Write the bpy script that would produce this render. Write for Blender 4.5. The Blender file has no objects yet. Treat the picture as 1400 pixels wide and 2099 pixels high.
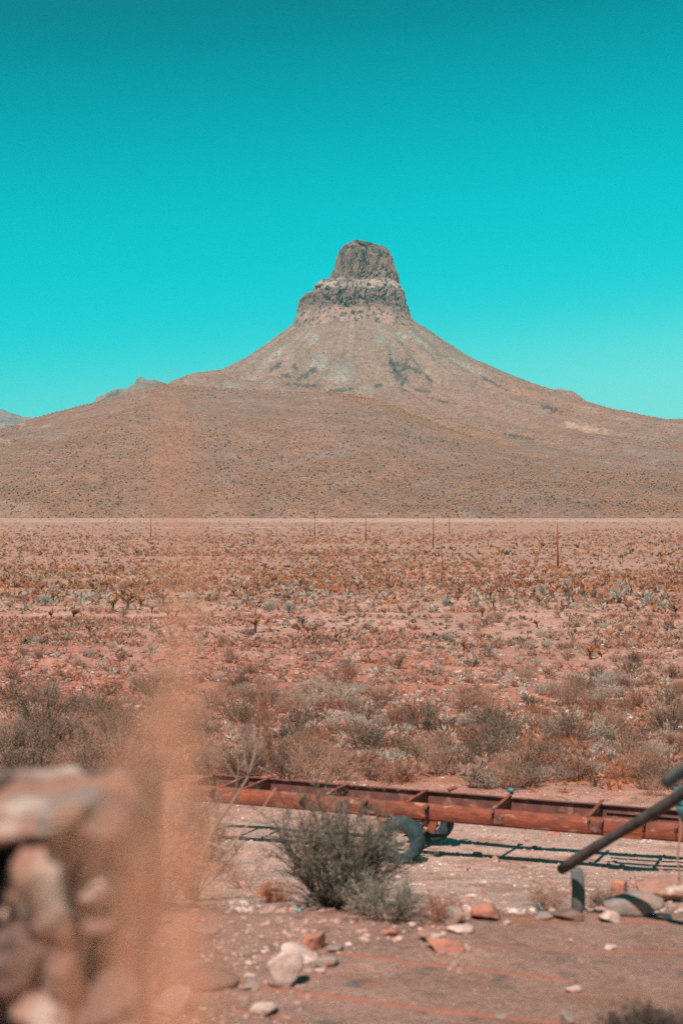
import bpy, math, random
import numpy as np
from mathutils import Vector
R = math.radians
scene = bpy.context.scene
C = scene.collection
F = 2915.0            # focal length in pixels of the 2099 px tall photograph
HAZE = 4.5e-5
HZ = 1034.0           # horizon row

# ------------------------------------------------------------------ camera
cam = bpy.data.cameras.new('camera')
cam.sensor_fit = 'VERTICAL'; cam.sensor_height = 36.0; cam.lens = 50.0
cam.clip_start = 0.05; cam.clip_end = 60000
cam.dof.use_dof = True; cam.dof.focus_distance = 170.0; cam.dof.aperture_fstop = 1.9
camo = bpy.data.objects.new('camera', cam); C.objects.link(camo)
camo.location = (0, 0, 0)
camo.rotation_euler = (R(90) - math.atan(15.5 / F), 0, 0)
scene.camera = camo

# ------------------------------------------------------------------ sky and sun
SUN_EL, SUN_AZ = 52.0, 17.0           # sun behind the camera, a little to its left
w = bpy.data.worlds.new('World'); scene.world = w; w.use_nodes = True
nt = w.node_tree; nt.nodes.clear()
def WN(t, **k):
    n = nt.nodes.new(t)
    for a, b in k.items(): setattr(n, a, b)
    return n
out = WN('ShaderNodeOutputWorld'); bg = WN('ShaderNodeBackground'); bg.inputs[1].default_value = 0.1
sky = WN('ShaderNodeTexSky', sky_type='NISHITA'); sky.sun_disc = False
sky.sun_elevation = R(SUN_EL); sky.sun_rotation = R(180 + SUN_AZ); sky.altitude = 600
sky.air_density = 1.0; sky.dust_density = 0.6; sky.ozone_density = 2.0
tc = WN('ShaderNodeTexCoord'); sx = WN('ShaderNodeSeparateXYZ'); nt.links.new(tc.outputs['Generated'], sx.inputs[0])
ramp = WN('ShaderNodeValToRGB'); cr = ramp.color_ramp; cr.interpolation = 'B_SPLINE'
stops = [(0.0, (.42, .84, .79)), (.05, (.30, .80, .76)), (.09, (.13, .73, .72)), (.125, (.020, .62, .67)),
         (.17, (.003, .57, .64)), (.23, (.001, .46, .53)), (.30, (.001, .25, .30)), (.345, (.001, .155, .20)), (.6, (.02, .17, .21)), (1.0, (.02, .14, .18))]
while len(cr.elements) < len(stops): cr.elements.new(0.5)
for e, (p, c) in zip(cr.elements, stops): e.position = p; e.color = (*c, 1)
sh = WN('ShaderNodeMath', operation='MULTIPLY_ADD'); nt.links.new(sx.outputs['X'], sh.inputs[0]); sh.inputs[1].default_value = -.09; nt.links.new(sx.outputs['Z'], sh.inputs[2])
nt.links.new(sh.outputs[0], ramp.inputs[0])
vm = WN('ShaderNodeVectorMath', operation='MULTIPLY'); nt.links.new(ramp.outputs[0], vm.inputs[0]); vm.inputs[1].default_value = (7.6, 7.6, 7.6)
tint = WN('ShaderNodeVectorMath', operation='MULTIPLY'); nt.links.new(sky.outputs[0], tint.inputs[0]); tint.inputs[1].default_value = (.0, 1.1, .8)
mx = WN('ShaderNodeMix', data_type='RGBA'); mx.inputs[0].default_value = 0.12
nt.links.new(vm.outputs[0], mx.inputs[6]); nt.links.new(tint.outputs[0], mx.inputs[7])
nt.links.new(mx.outputs[2], bg.inputs[0]); nt.links.new(bg.outputs[0], out.inputs[0])
sun = bpy.data.lights.new('sun', 'SUN'); sun.energy = 4.8; sun.angle = R(0.5); sun.color = (1.0, .82, .74)
suno = bpy.data.objects.new('sun', sun); C.objects.link(suno)
sd = Vector((-math.sin(R(SUN_AZ)) * math.cos(R(SUN_EL)), -math.cos(R(SUN_AZ)) * math.cos(R(SUN_EL)), math.sin(R(SUN_EL))))
suno.rotation_euler = sd.to_track_quat('Z', 'Y').to_euler(); suno.location = (0, 0, 60)
scene.view_settings.view_transform = 'Standard'; scene.view_settings.look = 'None'
scene.view_settings.exposure = 0.45; scene.view_settings.gamma = 1.0; scene.view_settings.use_curve_mapping = False
scene.cycles.use_denoising = False
scene.cycles.volume_bounces = 0; scene.cycles.max_bounces = 5; scene.cycles.diffuse_bounces = 3

# ------------------------------------------------------------------ noise
def _hash(ix, iy, iz, s):
    h = (ix.astype(np.int64) * 374761393 + iy.astype(np.int64) * 668265263 + iz.astype(np.int64) * 2147483647 + s * 974634777) & 0xFFFFFFFF
    h = ((h ^ (h >> 13)) * 1274126177) & 0xFFFFFFFF
    h = h ^ (h >> 16)
    return (h & 0xFFFFFF) / float(0xFFFFFF)
def vnoise(x, y, z=None, s=0):
    x = np.asarray(x, float); y = np.asarray(y, float); z = np.zeros_like(x) if z is None else np.asarray(z, float)
    ix, iy, iz = np.floor(x), np.floor(y), np.floor(z); fx, fy, fz = x - ix, y - iy, z - iz
    u, v, t = [f * f * (3 - 2 * f) for f in (fx, fy, fz)]
    r = 0
    for dx in (0, 1):
        for dy in (0, 1):
            for dz in (0, 1):
                r = r + _hash(ix + dx, iy + dy, iz + dz, s) * (u if dx else 1 - u) * (v if dy else 1 - v) * (t if dz else 1 - t)
    return r * 2 - 1
def fbm(x, y, z=None, o=4, s=0, g=.5):
    r = 0; a = 1; n = 0
    for i in range(o):
        r = r + a * vnoise(np.asarray(x) * 2 ** i, np.asarray(y) * 2 ** i, None if z is None else np.asarray(z) * 2 ** i, s + i * 7); n += a; a *= g
    return r / n
def sstep(a, b, x): t = np.clip((x - a) / (b - a), 0, 1); return t * t * (3 - 2 * t)

# ------------------------------------------------------------------ terrain height
PY = [-30, 3.8, 4.6, 8.2, 8.8, 11.3, 11.7, 22, 26, 32, 280, 500, 1300, 1600, 12000]
PZ = [-1.6, -1.62, -1.78, -3.12, -3.2, -3.27, -3.36, -5.67, -5.88, -6.15, -12.7, -13.3, -14.3, -14.3, -15]
def gz(x, y):
    x = np.asarray(x, float); y = np.asarray(y, float)
    z = np.interp(y, PY, PZ)
    z = z + fbm(x * 1.3, y * 1.3, s=3) * (.012 + .05 * sstep(11.3, 12.2, y) + .03 * sstep(24, 30, y)) * (1 - .6 * sstep(19, 20, y) * (1 - sstep(26, 28, y)))
    z = z + fbm(x * .25, y * .25, s=9) * .16 * sstep(28, 40, y) + fbm(x * .05, y * .05, s=19) * .24 * sstep(40, 90, y) * (1 - .6 * sstep(100, 150, y))
    # gentle heap of red rock on the left, mid distance
    m = np.exp(-((x + 10) / 11) ** 2 - ((y - 58) / 7) ** 2)
    z = z + m * (.55 + .45 * fbm(x * .9, y * .9, s=31))
    # left bank of slope comes up a little nearer the camera
    z = z + .16 * np.exp(-((x + 1.3) / .9) ** 2) * np.exp(-((y - 6.3) / 1.6) ** 2)
    return z
def hit(px, row, y0=5.0, y1=1500.0):
    ds = np.geomspace(y0, y1, 3000); X = (px - 700) / F * ds; zr = -(row - HZ) / F * ds
    g = gz(X, ds); k = np.argmax(g >= zr)
    return float(X[k]), float(ds[k]), float(g[k])
def pt(px, row, d): return Vector(((px - 700) / F * d, d, -(row - HZ) / F * d))

# ------------------------------------------------------------------ object helpers
def tag(o, label=None, cat=None, group=None, kind=None):
    if label: o['label'] = label
    if cat: o['category'] = cat
    if group: o['group'] = group
    if kind: o['kind'] = kind
    return o
class MB:
    def __init__(s): s.v = []; s.t = []; s.q = []; s.n = 0
    def add(s, v, t=None, q=None):
        v = np.asarray(v, float).reshape(-1, 3)
        if t is not None and len(t): s.t.append(np.asarray(t, int).reshape(-1, 3) + s.n)
        if q is not None and len(q): s.q.append(np.asarray(q, int).reshape(-1, 4) + s.n)
        s.v.append(v); s.n += len(v)
    def box(s, x0, x1, y0, y1, z0, z1, f=None):
        v = np.array([[x, y, z] for z in (z0, z1) for y in (y0, y1) for x in (x0, x1)], float)
        if f: v = np.array([f(p) for p in v])
        s.add(v, q=[[0, 2, 3, 1], [4, 5, 7, 6], [0, 1, 5, 4], [2, 6, 7, 3], [0, 4, 6, 2], [1, 3, 7, 5]])
    def tube(s, P, rad, n=6, caps=True):
        P = np.asarray(P, float); rad = np.broadcast_to(np.asarray(rad, float), (len(P),))
        T = np.gradient(P, axis=0); T /= np.linalg.norm(T, axis=1)[:, None] + 1e-12
        up = np.array([0, 0, 1.0]) if abs(T[0][2]) < .8 else np.array([1.0, 0, 0])
        A = np.cross(T, up); A /= np.linalg.norm(A, axis=1)[:, None] + 1e-12; B = np.cross(T, A)
        a = np.arange(n) / n * 2 * np.pi
        v = P[:, None] + rad[:, None, None] * (np.cos(a)[None, :, None] * A[:, None] + np.sin(a)[None, :, None] * B[:, None])
        m = len(P); i = np.arange(m - 1)[:, None] * n; j = np.arange(n)[None]; k = (j + 1) % n
        q = np.stack([i + j, i + k, i + n + k, i + n + j], -1).reshape(-1, 4)
        v = v.reshape(-1, 3); t = []
        if caps:
            v = np.vstack([v, P[0], P[-1]]); L = m * n
            for jj in range(n): t += [[L, (jj + 1) % n, jj], [L + 1, (m - 1) * n + jj, (m - 1) * n + (jj + 1) % n]]
        s.add(v, t=t, q=q)
    def blades(s, c, d, L, W, rng):
        """small tapered leaf triangles: centre base c, direction d, length L, width W"""
        c = np.asarray(c, float); n = len(c); d = d / (np.linalg.norm(d, axis=1)[:, None] + 1e-9)
        r = rng.normal(size=(n, 3)); sd_ = np.cross(d, r); sd_ /= np.linalg.norm(sd_, axis=1)[:, None] + 1e-9
        L = np.broadcast_to(L, (n,))[:, None]; W = np.broadcast_to(W, (n,))[:, None]
        v = np.stack([c, c + d * L * .45 + sd_ * W * .5, c + d * L, c + d * L * .45 - sd_ * W * .5], 1)
        s.add(v.reshape(-1, 3), q=np.arange(n * 4).reshape(-1, 4))
    def mesh(s, name, mats, smooth=False):
        me = bpy.data.meshes.new(name)
        V = np.vstack(s.v) if s.v else np.zeros((0, 3))
        T = np.vstack(s.t) if s.t else np.zeros((0, 3), int); Q = np.vstack(s.q) if s.q else np.zeros((0, 4), int)
        me.vertices.add(len(V)); me.vertices.foreach_set('co', V.ravel())
        me.loops.add(T.size + Q.size); me.loops.foreach_set('vertex_index', np.concatenate([T.ravel(), Q.ravel()]).astype(np.int32))
        me.polygons.add(len(T) + len(Q))
        ls = np.concatenate([np.arange(len(T)) * 3, T.size + np.arange(len(Q)) * 4]).astype(np.int32)
        me.polygons.foreach_set('loop_start', ls)
        me.polygons.foreach_set('use_smooth', np.full(len(ls), bool(smooth)))
        me.update(calc_edges=True)
        for m in (mats if isinstance(mats, (list, tuple)) else [mats]): me.materials.append(m)
        return me
    def build(s, name, mat, parent=None, smooth=False):
        o = bpy.data.objects.new(name, s.mesh(name, mat, smooth)); C.objects.link(o)
        if parent: o.parent = parent
        return o
def empty(name, loc, rz=0, label=None, cat=None, group=None):
    o = bpy.data.objects.new(name, None); C.objects.link(o); o.location = loc; o.rotation_euler = (0, 0, rz); o.empty_display_size = .2
    return tag(o, label, cat, group)
def copy_tree(o, parent=None):
    c = o.copy(); C.objects.link(c); c.parent = parent
    for ch in o.children: copy_tree(ch, c)
    return c

# ------------------------------------------------------------------ materials
def mat(name, base, c2=None, scale=5.0, rough=.9, bump=0.0, bscale=None, metal=0.0, attr=None, spec=.2, c3=None, s3=40.0, f3=.35, stretch=(1, 1, 1), detail=6, rand=0.0):
    m = bpy.data.materials.new(name); m.use_nodes = True; n = m.node_tree; N = n.nodes; L = n.links
    b = N['Principled BSDF']; b.inputs['Roughness'].default_value = rough; b.inputs['Metallic'].default_value = metal
    b.inputs['Specular IOR Level'].default_value = spec
    tc = N.new('ShaderNodeTexCoord'); mp = N.new('ShaderNodeMapping'); mp.inputs['Scale'].default_value = stretch
    L.new(tc.outputs['Object'], mp.inputs[0])
    n1 = N.new('ShaderNodeTexNoise'); n1.inputs['Scale'].default_value = scale; n1.inputs['Detail'].default_value = detail; n1.inputs['Roughness'].default_value = .65
    L.new(mp.outputs[0], n1.inputs['Vector'])
    r1 = N.new('ShaderNodeMapRange'); r1.inputs[1].default_value = .36; r1.inputs[2].default_value = .64; L.new(n1.outputs[0], r1.inputs[0])
    mxx = N.new('ShaderNodeMix'); mxx.data_type = 'RGBA'; L.new(r1.outputs[0], mxx.inputs[0])
    if attr:
        at = N.new('ShaderNodeAttribute'); at.attribute_name = attr
        L.new(at.outputs['Color'], mxx.inputs[6])
        mu = N.new('ShaderNodeVectorMath'); mu.operation = 'MULTIPLY'; L.new(at.outputs['Color'], mu.inputs[0]); mu.inputs[1].default_value = c2
        L.new(mu.outputs[0], mxx.inputs[7])
    else:
        mxx.inputs[6].default_value = (*base, 1); mxx.inputs[7].default_value = (*(c2 or base), 1)
    col = mxx.outputs[2]
    if c3:
        n3 = N.new('ShaderNodeTexNoise'); n3.inputs['Scale'].default_value = s3; n3.inputs['Detail'].default_value = 4; L.new(mp.outputs[0], n3.inputs['Vector'])
        r3 = N.new('ShaderNodeMapRange'); r3.inputs[1].default_value = 1 - f3 - .08 - .0; r3.inputs[2].default_value = 1 - f3 + .06; L.new(n3.outputs[0], r3.inputs[0])
        m3 = N.new('ShaderNodeMix'); m3.data_type = 'RGBA'; L.new(r3.outputs[0], m3.inputs[0]); L.new(col, m3.inputs[6]); m3.inputs[7].default_value = (*c3, 1)
        col = m3.outputs[2]
    if rand:
        oi = N.new('ShaderNodeObjectInfo'); rr = N.new('ShaderNodeMapRange'); rr.inputs[3].default_value = 1 - rand; rr.inputs[4].default_value = 1 + rand
        L.new(oi.outputs['Random'], rr.inputs[0]); mm = N.new('ShaderNodeVectorMath'); mm.operation = 'SCALE'; L.new(col, mm.inputs[0]); L.new(rr.outputs[0], mm.inputs[3]); col = mm.outputs[0]
    L.new(col, b.inputs['Base Color'])
    if bump:
        nb = N.new('ShaderNodeTexNoise'); nb.inputs['Scale'].default_value = bscale or scale * 3; nb.inputs['Detail'].default_value = 8; nb.inputs['Roughness'].default_value = .7
        L.new(mp.outputs[0], nb.inputs['Vector'])
        bp = N.new('ShaderNodeBump'); bp.inputs['Strength'].default_value = 1.0; bp.inputs['Distance'].default_value = bump
        L.new(nb.outputs[0], bp.inputs['Height']); L.new(bp.outputs[0], b.inputs['Normal'])
    return m
def set_attr(me, cols):
    a = me.color_attributes.new('tint', 'FLOAT_COLOR', 'POINT')
    a.data.foreach_set('color', np.hstack([cols, np.ones((len(cols), 1))]).astype(np.float32).ravel())

# ground: vertex tint for soil kinds, noise layers for gravel at three sizes
def ground_mat(name, near=True):
    m = bpy.data.materials.new(name); m.use_nodes = True; n = m.node_tree; N = n.nodes; L = n.links
    b = N['Principled BSDF']; b.inputs['Roughness'].default_value = .95; b.inputs['Specular IOR Level'].default_value = .1
    at = N.new('ShaderNodeAttribute'); at.attribute_name = 'tint'; tc = N.new('ShaderNodeTexCoord'); col = at.outputs['Color']
    layers = [(60, 2, .72, 1.25), (14, 4, .78, 1.2), (1.6, 5, .8, 1.2), (.22, 5, .82, 1.18)] if near else [(.5, 3, .72, 1.25), (.12, 5, .74, 1.25), (.02, 5, .82, 1.18)]
    for sc_, det, lo, hi in layers:
        t = N.new('ShaderNodeTexNoise'); t.inputs['Scale'].default_value = sc_; t.inputs['Detail'].default_value = det; t.inputs['Roughness'].default_value = .7
        L.new(tc.outputs['Object'], t.inputs['Vector'])
        r = N.new('ShaderNodeMapRange'); r.inputs[1].default_value = .33; r.inputs[2].default_value = .67; r.inputs[3].default_value = lo; r.inputs[4].default_value = hi
        L.new(t.outputs[0], r.inputs[0])
        k = N.new('ShaderNodeVectorMath'); k.operation = 'SCALE'; L.new(col, k.inputs[0]); L.new(r.outputs[0], k.inputs[3]); col = k.outputs[0]
    # pale and grey chips / scrub flecks
    for sc_, thr, c in ([(9, .63, (.34, .30, .27)), (4.1, .64, (.12, .13, .12)), (.9, .62, (.36, .17, .09))] if near else [(.34, .60, (.15, .145, .13)), (.2, .62, (.36, .20, .10)), (.09, .66, (.13, .13, .125))]):
        t = N.new('ShaderNodeTexNoise'); t.inputs['Scale'].default_value = sc_; t.inputs['Detail'].default_value = 3; L.new(tc.outputs['Object'], t.inputs['Vector'])
        r = N.new('ShaderNodeMapRange'); r.inputs[1].default_value = thr - .04; r.inputs[2].default_value = thr + .04; r.inputs[4].default_value = .6; L.new(t.outputs[0], r.inputs[0])
        k = N.new('ShaderNodeMix'); k.data_type = 'RGBA'; L.new(r.outputs[0], k.inputs[0]); L.new(col, k.inputs[6]); k.inputs[7].default_value = (*c, 1); col = k.outputs[2]
    L.new(col, b.inputs['Base Color'])
    nb = N.new('ShaderNodeTexNoise'); nb.inputs['Scale'].default_value = 22 if near else .25; nb.inputs['Detail'].default_value = 9; nb.inputs['Roughness'].default_value = .75
    L.new(tc.outputs['Object'], nb.inputs['Vector'])
    bp = N.new('ShaderNodeBump'); bp.inputs['Strength'].default_value = 1; bp.inputs['Distance'].default_value = .05 if near else 5.0
    L.new(nb.outputs[0], bp.inputs['Height']); L.new(bp.outputs[0], b.inputs['Normal'])
    return m
M = {}
M['ground'] = ground_mat('desert_soil'); M['slope'] = ground_mat('mountain_slope', False)
M['butte'] = mat('butte_rock', (0, 0, 0), (1.5, 1.42, 1.35), .05, .95, 2.5, .35, c3=(.07, .07, .068), s3=.12, f3=.43, stretch=(1, 1, .55), spec=.1, attr='tint')
M['mesa'] = mat('mesa_rock', (.20, .15, .13), (.31, .225, .19), .01, .95, 4, .05, c3=(.13, .125, .12), s3=.03, f3=.42, spec=.1)
M['road'] = mat('pale_road_dirt', (.54, .37, .30), (.44, .28, .22), .05, .95, .02)
M['rust'] = mat('rusted_steel', (.28, .072, .036), (.12, .042, .03), 4, .8, .008, 26, c3=(.50, .27, .18), s3=2.6, f3=.34, stretch=(1, 1, 2.2), spec=.3)
M['rust_dark_shaded'] = mat('dark_and_shaded_rusted_steel', (.17, .07, .055), (.09, .045, .04), 6, .85, .006, 30, c3=(.30, .15, .11), s3=5, f3=.36, spec=.2)  # darker rust, with shade painted in for the far rail and brackets
M['steel'] = mat('teal_painted_steel', (.03, .13, .14), (.06, .2, .2), 8, .45, .002, spec=.5)
M['rubber'] = mat('weathered_tyre_rubber', (.018, .038, .042), (.04, .07, .074), 9, .85, .004, 40, spec=.15)
M['rim'] = mat('worn_wheel_paint', (.42, .39, .35), (.22, .17, .13), 14, .6, .003, c3=(.3, .12, .06), s3=9, f3=.36)
M['wood'] = mat('dark_weathered_wood', (.055, .042, .04), (.10, .08, .075), 9, .85, .006, 30, stretch=(1, 1, .25))
M['post'] = mat('grey_weathered_post', (.085, .10, .10), (.16, .16, .15), 9, .85, .006, 30, stretch=(1, 1, .2))
M['pole'] = mat('red_brown_pole_wood', (.30, .07, .035), (.22, .06, .035), 4, .85)
M['wire'] = mat('dull_wire', (.30, .18, .14), None, 4, .6)
M['stone_peach'] = mat('peach_stone', (.38, .20, .145), (.20, .115, .09), 7, .9, .01, 18, c3=(.5, .40, .34), s3=5, f3=.38)
M['stone_red'] = mat('red_stone', (.44, .19, .13), (.30, .135, .10), 12, .9, .01, 18)
M['stone_pale'] = mat('pale_stone', (.60, .46, .40), (.40, .27, .23), 14, .9, .01, 18)
M['stone_grey'] = mat('grey_stone', (.20, .17, .15), (.30, .24, .21), 6, .9, .01, 18, c3=(.3, .15, .1), s3=4, f3=.36)
M['stone_brown'] = mat('brown_stone', (.13, .085, .075), (.21, .13, .105), 6, .9, .012, 18)
M['mortar'] = mat('shade_darkened_mortar', (.055, .042, .038), (.09, .065, .055), 12, .95, .015, 30)  # mortar darkened so the gaps and hole between stones read as deep shade
M['pebble'] = mat('mixed_pebbles', (.50, .31, .25), (.24, .16, .14), .9, .95, 0, c3=(.60, .52, .47), s3=1.7, f3=.37)
M['redrock'] = mat('red_rubble', (.42, .18, .13), (.28, .13, .10), 1.1, .95, .02, 8)
M['litter'] = mat('cyan_plastic', (.02, .55, .62), (.3, .75, .78), 30, .35, spec=.5)
M['clod'] = mat('red_soil', (.30, .12, .08), (.24, .11, .08), 6, .95, .01, 40)
def leafm(name, a, b, sc_=3.0, rand=.12, tr=.38):
    m = mat(name, a, b, sc_, .9, 0, spec=.1, rand=rand); n = m.node_tree; N = n.nodes; L = n.links; pb = N['Principled BSDF']
    t = N.new('ShaderNodeBsdfTranslucent'); L.new(pb.inputs['Base Color'].links[0].from_socket, t.inputs[0])
    x = N.new('ShaderNodeMixShader'); x.inputs[0].default_value = tr; L.new(pb.outputs[0], x.inputs[1]); L.new(t.outputs[0], x.inputs[2]); L.new(x.outputs[0], N['Material Output'].inputs[0]); return m
M['olive'] = leafm('olive_tan_leaves', (.34, .235, .165), (.20, .155, .115))
M['tan'] = leafm('dry_tan_twigs', (.52, .31, .22), (.36, .22, .165))
M['sage'] = leafm('grey_sage_leaves', (.52, .46, .39), (.38, .34, .29))
M['russet'] = leafm('russet_dry_leaves', (.52, .235, .155), (.38, .19, .135))
M['orange'] = leafm('orange_dry_flowers', (.56, .20, .07), (.42, .17, .07))
M['gold'] = leafm('golden_cholla_spines', (.58, .30, .14), (.44, .23, .12))
M['dark'] = leafm('dark_green_leaves', (.085, .09, .07), (.15, .13, .10))
M['greyleaf'] = leafm('pale_yucca_leaves', (.44, .42, .36), (.30, .30, .26))
M['twig'] = leafm('dark_twigs', (.10, .075, .06), (.16, .12, .10))
M['pale_twig'] = leafm('bleached_branches', (.50, .38, .32), (.38, .27, .22))
M['straw'] = leafm('straw_seed_stalks', (.94, .50, .35), (.84, .42, .27), tr=.5)
M['hero'] = leafm('grey_green_bush_leaves', (.33, .31, .25), (.19, .19, .155))

# ------------------------------------------------------------------ ground sheet (fan-shaped grid, reaches the horizon)
def grid_faces(nr, nc):
    i = np.arange(nr - 1)[:, None] * nc; j = np.arange(nc - 1)[None]
    return np.stack([i + j, i + j + 1, i + nc + j + 1, i + nc + j], -1).reshape(-1, 4)
ys = np.concatenate([np.linspace(-25, 4, 30), np.arange(4.06, 12, .06), np.arange(12, 30, .11), np.geomspace(30, 320, 240), np.geomspace(325, 1700, 90), np.geomspace(1750, 9000, 24)])
ss = np.linspace(-1, 1, 321); ss = ss * (.55 + .45 * ss ** 2)
Y, S = np.meshgrid(ys, ss, indexing='ij'); X = S * (9 + .75 * np.maximum(Y, 0))
Z = gz(X, Y)
m = MB(); m.add(np.stack([X, Y, Z], -1), q=grid_faces(len(ys), len(ss)))
ground = m.build('ground', M['ground'], smooth=True); ground['kind'] = 'structure'
def mixc(a, b, t): return a * (1 - t[..., None]) + b * t[..., None]
c = lambda *v: np.array(v, float)
col = np.broadcast_to(c(.45, .235, .18), X.shape + (3,)).copy()
n1 = fbm(X * .3, Y * .15, s=41); n2 = fbm(X * .04, Y * .02, s=43)
PXg = X / np.maximum(Y, .1) * F + 700; ROWg = HZ - Z / np.maximum(Y, .1) * F
col = mixc(col, c(.56, .37, .305), sstep(11.4, 12.3, Y) * (1 - sstep(25, 30, Y)))                       # gravel yard
col = mixc(col, c(.44, .165, .09), sstep(28, 34, Y) * (1 - sstep(46, 60, Y)) * sstep(-.1, .35, n1))      # orange earth between bushes
col = mixc(col, c(.51, .305, .235), sstep(48, 75, Y) * sstep(-.25, .3, n1) * .8)                            # pale stony ground
col = mixc(col, c(.44, .165, .12), np.clip(np.exp(-((X + 9) / 12) ** 2 - ((Y - 60) / 16) ** 2) * 1.7, 0, 1) * sstep(-.5, .2, n1))   # red rock zone
col = mixc(col, c(.47, .19, .13), np.clip(np.exp(-((X + 0) / 9) ** 2 - ((Y - 62) / 9) ** 2) * 1.0, 0, 1) * sstep(-.3, .3, n1))
col = mixc(col, c(.36, .20, .145), sstep(90, 150, Y) * sstep(-.35, .25, n2))
col = mixc(col, c(.37, .21, .16), sstep(180, 350, Y) * .85)
col = mixc(col, c(.50, .32, .255), sstep(1080, 1180, Y) * (.45 + .4 * sstep(-.05, .3, vnoise(X * .004, Y * .02, s=77))))
col = mixc(col, c(.43, .255, .20), ((Y > 3.5) & (Y < 11.5)).astype(float) * .9)
set_attr(ground.data, col.reshape(-1, 3))

# pale dirt road crossing the far plain (4 mm-scale sheet over the soil, follows it)
def strip(name, pts, width, mt, lift, seg=160, wob=0.0, s=5, thick=0):
    P = np.array(pts, float); t = np.linspace(0, 1, len(P)); tt = np.linspace(0, 1, seg)
    px_, py_ = np.interp(tt, t, P[:, 0]), np.interp(tt, t, P[:, 1])
    d = np.stack([np.gradient(px_), np.gradient(py_)], 1); d /= np.linalg.norm(d, axis=1)[:, None]; nn = np.stack([-d[:, 1], d[:, 0]], 1)
    nw = 6; W = width * (1 + wob * fbm(tt * 40, tt * 0, s=s))
    V = []
    for k in range(nw + 1):
        f = k / nw - .5; q = np.stack([px_, py_], 1) + nn * (W * f)[:, None]
        arch = math.cos(f * math.pi) if thick else 1
        V.append(np.stack([q[:, 0], q[:, 1], gz(q[:, 0], q[:, 1]) + (lift if not thick else thick * arch * (1 + .6 * fbm(tt * 60, tt * 0 + k, s=s)) - .004)], 1))
    V = np.stack(V, 1); m = MB(); m.add(V.reshape(-1, 3), q=grid_faces(seg, nw + 1)[:, ::-1])
    return m.build(name, mt, smooth=True)
o = strip('dirt_road', [(-150, 1285), (60, 1275), (300, 1250), (900, 1190)], 60, M['road'], .06, wob=1.2); o['kind'] = 'structure'
o = strip('dirt_road', [(-700, 760), (-250, 800), (40, 860)], 26, M['road'], .06, wob=.7, s=8); o['kind'] = 'structure'

# ------------------------------------------------------------------ mountain
def prof(pts, d): a = np.array(pts, float); return (a[:, 0] - 700) / F * d, -(a[:, 1] - HZ) / F * d
X0 = (728 - 700) / F * 3000
rx, rh = prof([(728, 655), (842, 656), (870, 672), (900, 692), (960, 732), (1040, 768), (1120, 799), (1150, 808), (1200, 827), (1250, 843), (1330, 860), (1400, 875), (1600, 905), (2000, 955), (2600, 1030)], 3000); rx = rx - X0
lx, lh = prof([(-1500, 1030), (-600, 960), (0, 895), (200, 842), (300, 814), (340, 794), (365, 781), (400, 769), (450, 763), (500, 738), (550, 704), (600, 668), (620, 656), (728, 650)], 3000); lx = X0 - lx
lx, lh = lx[::-1], lh[::-1]
FR = [0, 80, 115, 150, 300, 480, 700, 1100, 1450, 1600, 2500]; FH = [400, 394, 376, 348, 232, 168, 121, 48, -9, -24, -60]
cx_, cz_ = prof([(-700, 1000), (-300, 935), (0, 881), (95, 850), (190, 826), (250, 808), (335, 787), (450, 794), (560, 802), (700, 806), (780, 822), (900, 868), (1000, 903), (1100, 928), (1200, 944), (1400, 972), (1700, 1005), (2100, 1040)], 2200)
def mh(x, y, rough=True):
    dx = x - X0; dy = y - 3000; r = np.hypot(dx, dy) + 1e-6; cs = dx / r
    r2 = r * (1 + .05 * fbm(cs * 3 + 5, dy / r * 3, s=51) * sstep(80, 300, r))
    h = np.interp(r2, rx, rh) * np.clip(cs, 0, 1) ** 2 + np.interp(r2, lx, lh) * np.clip(-cs, 0, 1) ** 2 + np.interp(r2, FR, FH) * (dy / r) ** 2
    ang = np.arctan2(dx, -dy)
    gull = 1 - np.abs(fbm(ang * 5.5, r * .0012, o=3, s=61)) * 2.2
    h = h - (1 - gull) * 17 * sstep(90, 320, r) * (1 - .55 * sstep(500, 1300, r)) * np.clip(1 - np.abs(cs) ** 6, 0, 1)
    cr_ = np.interp(x, cx_, cz_)
    t = np.clip((2200 - y) / 770, 0, 1.4)
    front = (cr_ + 14) * (1 - sstep(0, 1, t * .5 + .0) * 2 * .5 - t * .5) - 14
    front = (cr_ + 16) * np.clip(1 - t, -.2, 1) ** 1 * 1.0 - 16 + 10 * np.sin(np.clip(t, 0, 1) * math.pi)
    back = cr_ - (np.clip(y - 2200, 0, 700) / 700) ** 1.3 * (cr_ + 30) * .8
    lb = np.where(y < 2200, front, back) - np.abs(fbm(x * .0035, y * .0012, s=71)) * 16 * sstep(2200, 1800, y)
    k = 9.0; a = np.maximum(h, lb)
    h = a + k * np.log1p(np.exp(-np.abs(h - lb) / k)) * .5
    if rough:
        h = h + fbm(x * .012, y * .012, s=81) * 3.2 + fbm(x * .06, y * .06, s=83) * 1.3 * sstep(1500, 1700, y)
        kn = fbm(x * .05, y * .05, o=4, s=91)
        for (kx, ky, kr, kh) in [(-74, 2790, 17, 17), (-98, 2760, 12, 8), (82, 2800, 24, 14), (128, 2740, 16, 9), (160, 2700, 12, 8), (-130, 2740, 14, 7), (470, 2990, 26, 7), (495, 2985, 18, 6), (700, 2900, 30, 7), (250, 2760, 30, 8)]:
            h = h + kh * np.exp(-(((x - kx) / kr) ** 2 + ((y - ky) / (kr * .9)) ** 2) ** 1.5) * (1 + .6 * kn)
    h = h - 40 * sstep(1500, 1380, y + 55 * fbm(x * .007, y * 0, s=95))
    return h
yy = np.concatenate([np.geomspace(1370, 2150, 190), np.arange(2154, 2290, 4), np.arange(2292, 3080, 3.2), np.geomspace(3100, 4700, 30)])
sx_ = np.linspace(-1, 1, 720)
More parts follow.
